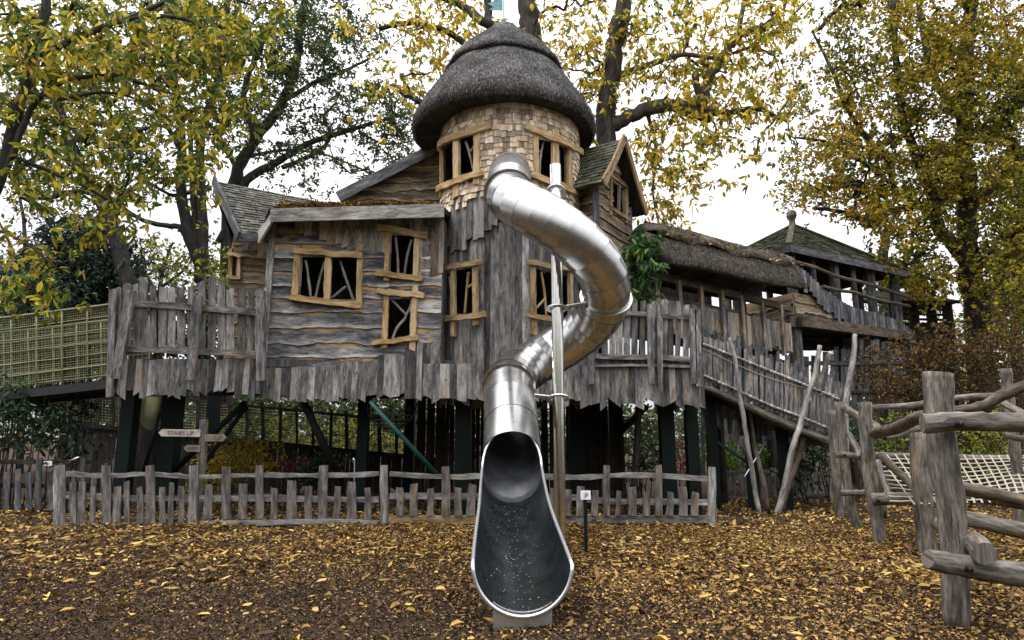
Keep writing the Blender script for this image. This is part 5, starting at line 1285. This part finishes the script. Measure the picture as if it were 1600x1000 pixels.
# ---------------------------------------------------------------- trees
tree('sweet_chestnut','big yellow-leaved chestnut growing up behind the thatched tower','tree',16.0,
 [([(922,860),(925,600),(935,380),(949,190),(955,120),(963,60),(978,0),(990,-70),(1000,-150)],20.4,12.8),
  ([(860,300),(845,180),(832,60),(826,0),(815,-80)],20.4,14.4),
  ([(950,200),(975,188),(1010,172),(1050,165),(1085,178),(1110,185)],11.9,7.6),
  ([(1010,172,-.2),(1060,166),(1098,160),(1103,130),(1130,90),(1152,58),(1180,48),(1206,36)],8.5,6.8),
  ([(1098,160),(1090,135),(1085,112)],6.8,5.1),
  ([(1062,166),(1130,178),(1180,170),(1230,190)],6.8,2.5),
  ([(957,120),(985,112),(1028,96),(1070,85),(1120,90),(1180,70)],6.8,2.1),
  ([(1150,60),(1160,20),(1170,-40)],5.1,2.5),
  ([(832,70,.3),(790,45,0),(757,35,-.4),(730,12),(690,-5),(650,-30)],8.5,4.2),
  ([(826,90),(775,62),(740,75),(700,50),(645,37),(592,44)],6.8,3.4),
  ([(800,210),(720,190),(680,172),(640,150),(612,134)],6.0,4.2),
  ([(775,60),(762,20),(765,-40)],7.6,6.0),
  ([(1010,175),(1025,230),(1020,300),(1030,350)],3.4,1.3)],
 [(640,40,80,45,26),(700,25,60,40,20),(690,100,60,35,16),(640,120,60,30,10),(620,170,60,40,7),(560,30,40,30,4),(880,50,60,60,38),(900,120,42,55,22),(980,90,60,70,34),(1050,60,90,70,52),(1140,50,80,60,44),(1080,140,90,55,56),(1170,130,75,60,36),
  (1060,225,75,45,36),(1130,220,65,50,28),(1030,290,45,55,26),(1085,290,45,40,9),(1210,60,45,60,16),(1200,170,40,50,10),(1000,360,28,30,7),(1060,340,50,25,5),(1220,10,60,40,14),(960,10,60,40,14),(1060,-30,180,50,34),(720,-40,120,40,24),(750,60,40,40,8),(930,160,16,60,7),(1180,300,50,30,3)],
 LM['chest'],W['bark'],leaf=(.185,.066),per=15,spread=.26,droop=1.0,dz=1.6,twig=.0075)

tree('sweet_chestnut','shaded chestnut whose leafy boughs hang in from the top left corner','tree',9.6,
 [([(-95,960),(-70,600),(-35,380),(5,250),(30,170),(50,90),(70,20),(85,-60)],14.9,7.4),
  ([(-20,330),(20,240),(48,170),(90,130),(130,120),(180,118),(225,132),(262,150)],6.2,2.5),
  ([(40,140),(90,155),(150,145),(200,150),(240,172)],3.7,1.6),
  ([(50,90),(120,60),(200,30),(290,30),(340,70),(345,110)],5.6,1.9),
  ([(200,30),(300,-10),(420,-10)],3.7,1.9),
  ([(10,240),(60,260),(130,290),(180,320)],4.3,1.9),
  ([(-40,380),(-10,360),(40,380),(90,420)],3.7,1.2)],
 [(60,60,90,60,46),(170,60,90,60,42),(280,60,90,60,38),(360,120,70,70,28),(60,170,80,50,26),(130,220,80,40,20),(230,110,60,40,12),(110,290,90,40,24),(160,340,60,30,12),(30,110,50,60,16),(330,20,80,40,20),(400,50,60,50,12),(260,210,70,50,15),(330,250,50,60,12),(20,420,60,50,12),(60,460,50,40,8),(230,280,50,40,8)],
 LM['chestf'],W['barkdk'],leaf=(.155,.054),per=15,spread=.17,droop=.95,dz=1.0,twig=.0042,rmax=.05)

tree('oak_tree','spreading grey-green oak with sinuous boughs left of the treehouse','tree',23,
 [([(350,790),(352,520),(358,330),(372,265),(400,215),(440,160),(462,100),(470,40),(480,-40)],12.4,5.0),
  ([(345,380),(368,330),(385,282),(430,255),(480,225),(540,205),(590,190),(630,180)],9.3,1.9),
  ([(440,262),(500,235),(515,208),(505,185),(520,165)],3.7,1.9),
  ([(400,215),(380,150),(400,90),(430,30)],5.6,2.5),
  ([(440,160),(490,130),(540,110),(580,90)],4.3,1.9),
  ([(365,250),(440,235),(500,240),(560,262)],2.5,1.2),
  ([(372,265),(340,215),(310,170),(280,150)],5.0,1.9),
  ([(560,205),(600,225),(650,220)],2.5,0.9)],
 [(420,40,70,50,34),(500,30,70,50,34),(550,70,60,40,20),(400,120,60,50,26),(480,110,70,45,30),(560,140,55,35,16),(430,180,60,40,20),(590,190,60,35,20),(520,190,50,30,12),(380,210,50,40,14),(480,245,70,25,12),(560,250,60,25,10),(610,230,45,30,10),(350,60,60,50,20),(450,290,70,20,6),(620,160,40,40,10),(330,150,50,50,16),(450,-40,150,40,24)],
 LM['oak'],W['bark'],leaf=(.13,.062),dens=1.6,per=50,spread=.25,droop=.1,dz=2.2,twig=.0095,rmax=.10)

tree('multi_stemmed_tree','dark forked tree with several upright trunks behind the left deck','tree',20.5,
 [([(318,800),(318,560),(318,430),(296,370),(283,300),(285,240),(280,170),(265,90),(260,20),(255,-40)],12.2,4.3),
  ([(320,430),(318,350),(313,270),(318,200),(340,130),(350,60),(360,-20)],8.6,3.6),
  ([(310,440),(305,360),(302,300),(300,250),(296,180)],5.8,3.6),
  ([(292,372),(280,355),(255,352),(225,345),(200,330),(178,315)],5.0,2.2),
  ([(300,300),(270,305),(240,290),(222,278)],3.6,1.4),
  ([(285,240),(250,180),(215,150),(180,100)],4.3,1.8)],
 [(250,60,80,60,44),(180,120,70,50,30),(300,110,60,50,30),(230,180,70,50,36),(310,200,50,50,18),(180,240,60,50,24),(250,270,50,40,18),(320,300,40,50,8),(345,30,60,40,30),(150,180,90,70,34),(60,250,60,70,22),(320,60,80,60,26),(110,60,70,60,30),(320,410,25,30,14),(200,10,100,40,34),(60,120,60,60,18),(90,210,60,50,16),(40,300,60,60,12),(330,445,25,18,14)],
 LM['mid'],W['barkdk'],leaf=(.15,.068),per=26,spread=.32,droop=.5,dz=2.2,twig=.0095,rmax=.09,dens=1.4)

tree('leaning_tree','leaning dark trunk behind the conifer by the net bridge','tree',17.5,
 [([(225,800),(222,560),(208,470),(195,420),(178,360),(160,320),(135,280),(110,230),(90,150),(80,60)],15,5),
  ([(178,360),(185,320),(215,290),(250,270)],5,2),([(150,300),(110,300),(70,310),(20,300)],5,2)],
 [(110,180,70,60,26),(60,260,60,50,18),(170,290,60,40,18),(90,100,60,60,20),(20,200,50,60,14),(150,380,50,30,8)],
 LM['mid'],W['barkdk'],leaf=(.14,.058),per=20,spread=.28,droop=.6,dz=1.6,twig=.0075)

tree('conifer','dark evergreen conifer standing behind the rope net bridge','tree',18.5,
 [([(130,800),(130,600),(132,480),(135,400),(138,330)],12,3),([(132,480),(90,440),(60,430)],5,2),([(132,450),(180,430),(215,440)],5,2),([(130,520),(80,520),(40,530)],5,2)],
 [(120,380,60,40,60),(150,430,70,45,90),(80,450,70,50,90),(60,520,80,60,80),(150,500,70,60,80),(200,410,30,30,14),(110,560,100,60,60)],
 LM['conifer'],W['barkdk'],leaf=(.17,.04),per=55,spread=.28,droop=.3,dz=1.4)

tree('beech_tree','large golden beech filling the right side','tree',21,
 [([(1545,830),(1538,620),(1530,520),(1518,430),(1512,380),(1512,300),(1508,200),(1512,90),(1520,-30)],21.2,9.3),
  ([(1522,430),(1495,390),(1465,350),(1455,300),(1430,240),(1410,180),(1400,90),(1395,0)],11.0,4.2),
  ([(1500,310),(1440,320),(1390,330),(1355,352),(1340,340),(1310,330),(1270,325)],6.8,2.5),
  ([(1355,350),(1362,320),(1380,300)],5.1,2.5),
  ([(1512,330),(1560,280),(1600,240),(1660,200)],8.5,4.2),
  ([(1440,260),(1380,240),(1330,180),(1300,110),(1270,50)],6.0,1.7),
  ([(1512,200),(1460,120),(1440,40),(1430,-40)],6.8,3.4),
  ([(1525,470),(1560,440),(1620,410)],6.8,3.4),
  ([(1430,320),(1370,270),(1300,225),(1240,215)],4.2,1.7)],
 [(1290,60,60,60,18),(1360,50,70,60,44),(1440,50,70,60,56),(1530,50,80,60,90),(1300,150,60,60,24),(1380,150,70,60,64),(1460,150,70,60,72),(1550,150,70,70,100),(1270,240,55,45,20),(1340,250,70,50,64),(1430,250,70,60,76),(1530,260,80,60,110),(1250,300,45,25,16),(1320,310,60,30,26),(1400,330,60,40,44),(1470,340,60,40,40),(1575,360,50,60,44),(1400,400,50,40,24),(1450,430,40,40,22),(1585,440,35,60,26),(1400,440,30,15,8),(1240,130,30,60,7),(1600,200,60,200,90),(1560,420,60,50,40),(1440,440,50,30,26),(1590,500,50,40,30),(1450,-30,180,40,70)],
 LM['beech'],W['barkdk'],leaf=(.125,.07),per=44,spread=.26,droop=.15,dz=3.0,twig=.010,rmax=.12)
tree('slender_tree','slim trunk at the right edge behind the copper hedge','tree',24,
 [([(1592,800),(1590,560),(1588,460),(1592,380),(1596,250)],9,5),([(1590,470),(1560,440),(1540,400)],4,2),([(1590,440),(1620,400),(1650,370)],4,2)],
 [(1590,420,50,60,40),(1570,500,60,50,34),(1530,540,60,30,20)],LM['beech'],W['barkdk'],leaf=(.13,.07),per=30,spread=.36,droop=.15,dz=2)
tree('conifer','dark upright trunk and foliage glimpsed beyond the pyramid roof','tree',30,
 [([(1385,800),(1385,600),(1383,480),(1380,420),(1385,360)],10,7)],[(1400,470,40,40,20),(1380,540,60,40,24),(1340,430,20,25,6)],LM['mid'],W['barkdk'],leaf=(.18,.09),per=26,spread=.5,droop=.2,dz=2)
# climbing evergreen hanging beside the right-hand gable
tree('laurel_tree','glossy dark green laurel hanging beside the right-hand gable','tree',13.0,
 [([(990,800),(1000,600),(1005,480),(1008,420),(1000,370)],6,2),([(1006,430),(1015,395),(1020,380)],3,1.5)],
 [(1000,378,16,16,12),(1008,412,15,28,20),(1005,450,13,20,9),(1018,392,10,14,6)],LM['laurelb'],W['barkdk'],leaf=(.20,.065),per=10,spread=.14,droop=1.1,dz=.4)
tree('bare_scrub_tree','small pinkish half-bare tree at the far left edge','tree',27,
 [([(30,800),(32,600),(35,480),(40,400),(35,330),(20,270)],6,2),([(36,430),(10,370),(-10,330)],3,1),([(38,420),(70,370),(90,330)],3,1)],
 [(30,400,45,40,26),(20,340,50,40,6),(40,450,50,30,26)],LM['pink'],W['bark'],leaf=(.16,.08),per=16,spread=.5,dz=2)
tree('bare_scrub_tree','loose olive scrub tree between the leaning trunk and the forked tree','tree',28,
 [([(250,800),(250,600),(248,480),(255,420),(270,380)],6,2),([(250,470),(225,420),(220,390)],3,1),([(250,450),(290,420),(300,400)],3,1)],
 [(250,400,40,35,34),(240,440,45,25,30),(290,420,30,30,14),(200,460,30,20,10)],LM['mid'],W['bark'],leaf=(.17,.08),per=18,spread=.5,dz=2)

# ---------------------------------------------------------------- shrubs and far foliage
shrub('laurel_bush','dark glossy laurel bush behind the left-hand fence','shrub',13.9,[(50,660,80,45,60),(110,690,40,28,20),(20,620,50,25,20),(130,640,25,20,8)],LM['laurel'],(.16,.05),16,.16,.6,droop=.9)
shrub('laurel_bush','dark leafy bush with yellowing tips above the left rope net','shrub',16.2,[(30,440,60,45,46),(70,460,60,40,36),(20,490,60,40,30)],LM['laurel'],(.17,.055),16,.2,.6,droop=.7)
shrub('yellow_shrub','bright yellow shrub behind the fence below the house','shrub',15.2,[(360,720,45,28,50),(400,715,40,25,40),(340,745,40,20,20)],LM['yellow'],(.07,.045),26,.13,.6)
shrub('dark_shrub','low dark green shrub behind the fence near the yellow shrub','shrub',14.6,[(515,728,30,20,24),(480,740,30,18,14)],LM['laurel'],(.10,.05),22,.12,.5)
shrub('red_shrub','rust-red shrub between the two right-hand stilts','shrub',17.5,[(1060,715,26,32,30),(1085,730,14,14,8)],LM['red'],(.08,.05),26,.16,.5)
shrub('red_shrub','small reddish shrub beside the yellow shrub','shrub',15.8,[(460,722,22,16,14)],LM['red'],(.07,.045),22,.12,.4)
shrub('green_shrub','leafy dark green shrub left of the rust-red shrub','shrub',17.0,[(985,715,30,28,26),(1010,730,20,14,10)],LM['laurel'],(.13,.05),20,.17,.5,droop=.6)
shrub('lime_shrub','lime green shrub under the ramp','shrub',17.0,[(1135,712,32,20,34),(1195,712,30,20,30),(1235,725,30,18,20)],LM['lime'],(.08,.05),28,.15,.6)
shrub('copper_hedge','copper-brown beech hedge behind the climbing frame','hedge',16.4,[(1430,580,70,50,80),(1500,600,70,60,90),(1570,590,60,70,90),(1400,620,50,40,40),(1480,540,60,30,36),(1600,520,60,50,40),(1380,570,35,30,22),(1540,650,90,40,60)],LM['brown'],(.085,.05),34,.30,.9,stems=60)
shrub('yellow_shrub','yellow shrub behind the rope net at the right','shrub',14.6,[(1420,700,60,35,50),(1500,690,50,30,36),(1570,680,50,40,36),(1395,670,40,20,14),(1470,735,90,25,40)],LM['mid'],(.085,.05),22,.16,.6)
shrub('green_shrub','dark green shrub behind the foot of the ramp','shrub',15,[(1270,710,35,30,36),(1335,690,24,30,20),(1250,745,30,18,16)],LM['laurel'],(.10,.05),24,.16,.5,droop=.5)
shrub('yellow_shrub','yellow-leaved bush behind the dark rope walkway','shrub',20.5,[(420,680,50,30,46),(520,690,60,32,50),(620,700,50,25,26),(340,675,40,25,20)],LM['mid'],(.11,.07),26,.26,1)
# distant wood closing the view
def wood_mass(label,blobs,Y,mat,dz,leaf,per,spread,seedn=0):
    C=cloud_points(blobs,Y,dz); C=[Vector((c.x,c.y,max(.1,c.z))) for c in C]
    p,ax,nm,ln,wd=grow_leaves(C,per,spread,leaf,.2); o=leaf_mesh('distant_foliage',p,ax,nm,ln,wd,mat); return tag(o,label,'woodland',kind='stuff')
wood_mass('dark green undergrowth far behind the treehouse',[(60,620,180,60,170),(300,640,140,60,190),(520,650,140,50,200),(720,660,120,45,90),(900,670,120,40,90),(1080,670,120,40,80),(1230,680,100,35,60)],27,LM['oak'],2.5,(.24,.13),40,.75)
wood_mass('dim autumn wood beyond the hedge at the far right',[(1450,620,150,60,140),(1620,560,120,110,140),(1330,660,80,40,40)],31,LM['mid'],3,(.26,.14),36,.8)
wood_mass('dim foliage behind the left deck railing',[(300,510,130,45,90),(230,530,60,40,30)],20,LM['oak'],.8,(.18,.09),40,.4)
wood_mass('dark green bank of foliage behind the rope net bridge',[(0,560,120,60,110),(110,590,100,60,90),(-80,520,80,90,60)],21.5,LM['laurel'],1.2,(.2,.08),34,.4)

# the park's other trees, standing behind the photographer (they show in the steel and shade the fronts)
def park_mass():
    C=[]
    for _ in range(620):
        a=U(math.pi*1.02,math.pi*1.98); r=U(15,22); C.append(Vector((math.cos(a)*r,math.sin(a)*r+2,abs(rnd.gauss(0,1))*3.4+.8)))
    p,ax,nm,ln,wd=grow_leaves(C,26,1.0,(.5,.3),.2); tag(leaf_mesh('distant_foliage',p,ax,nm,ln,wd,LM['mid']),'belt of autumn trees on the near side of the playground','woodland',kind='stuff')
park_mass()
# ---------------------------------------------------------------- camera, light, render
cam=bpy.data.cameras.new('camera'); co=bpy.data.objects.new('camera',cam); COL.objects.link(co)
co.location=(0,0,CZ); co.rotation_euler=(math.pi/2+TH,0,0); cam.sensor_width=36; cam.lens=36*F/1600; cam.clip_end=2000; sc.camera=co
w=bpy.data.worlds.new('World'); sc.world=w; w.use_nodes=True; nt=w.node_tree; nt.nodes.clear(); L=nt.links.new
EL,AZ=math.radians(64),math.radians(-55)
sky=N(nt,'ShaderNodeTexSky'); sky.sky_type='NISHITA'; sky.sun_disc=False; sky.sun_elevation=EL; sky.sun_rotation=math.radians(180)+AZ; sky.dust_density=3; sky.air_density=1
tc=N(nt,'ShaderNodeTexCoord'); nz=N(nt,'ShaderNodeTexNoise'); nz.inputs['Scale'].default_value=2.2; nz.inputs['Detail'].default_value=5; L(tc.outputs['Generated'],nz.inputs['Vector'])
cl=ramp(nt,[(.3,(10.2,10.2,11.0)),(.7,(12.6,12.4,12.8))]); L(nz.outputs[0],cl.inputs[0])
sxz=N(nt,'ShaderNodeSeparateXYZ'); L(tc.outputs['Generated'],sxz.inputs[0])   # overcast sky: brighter overhead than at the horizon
lum=math_n(nt,'ADD',.44,math_n(nt,'MULTIPLY',math_n(nt,'MAXIMUM',sxz.outputs[2],0.0),1.55))
lc=N(nt,'ShaderNodeCombineColor'); [L(lum,lc.inputs[i]) for i in range(3)]
class _o: outputs=[mixc(nt,1.0,cl.outputs[0],lc.outputs[0],'MULTIPLY')]
cl=_o
mixs=mixc(nt,.9,sky.outputs[0],cl.outputs[0])
bg=N(nt,'ShaderNodeBackground'); bg.inputs[1].default_value=.10; L(mixs,bg.inputs[0]); ow=N(nt,'ShaderNodeOutputWorld'); L(bg.outputs[0],ow.inputs[0])
sun=bpy.data.lights.new('sun','SUN'); sun.energy=1.5; sun.angle=math.radians(12); sun.color=(1,.96,.9); so=bpy.data.objects.new('sun',sun); COL.objects.link(so)
d=Vector((math.sin(AZ)*math.cos(EL),-math.cos(AZ)*math.cos(EL),math.sin(EL)))   # towards the sun: behind-left of the camera
so.rotation_euler=d.to_track_quat('Z','Y').to_euler(); so.location=d*30
sc.view_settings.view_transform='Standard'; sc.view_settings.look='None'; sc.view_settings.gamma=1; sc.view_settings.exposure=.6
sc.cycles.max_bounces=6; sc.cycles.diffuse_bounces=2; sc.cycles.glossy_bounces=4; sc.cycles.transmission_bounces=3; sc.cycles.use_adaptive_sampling=True
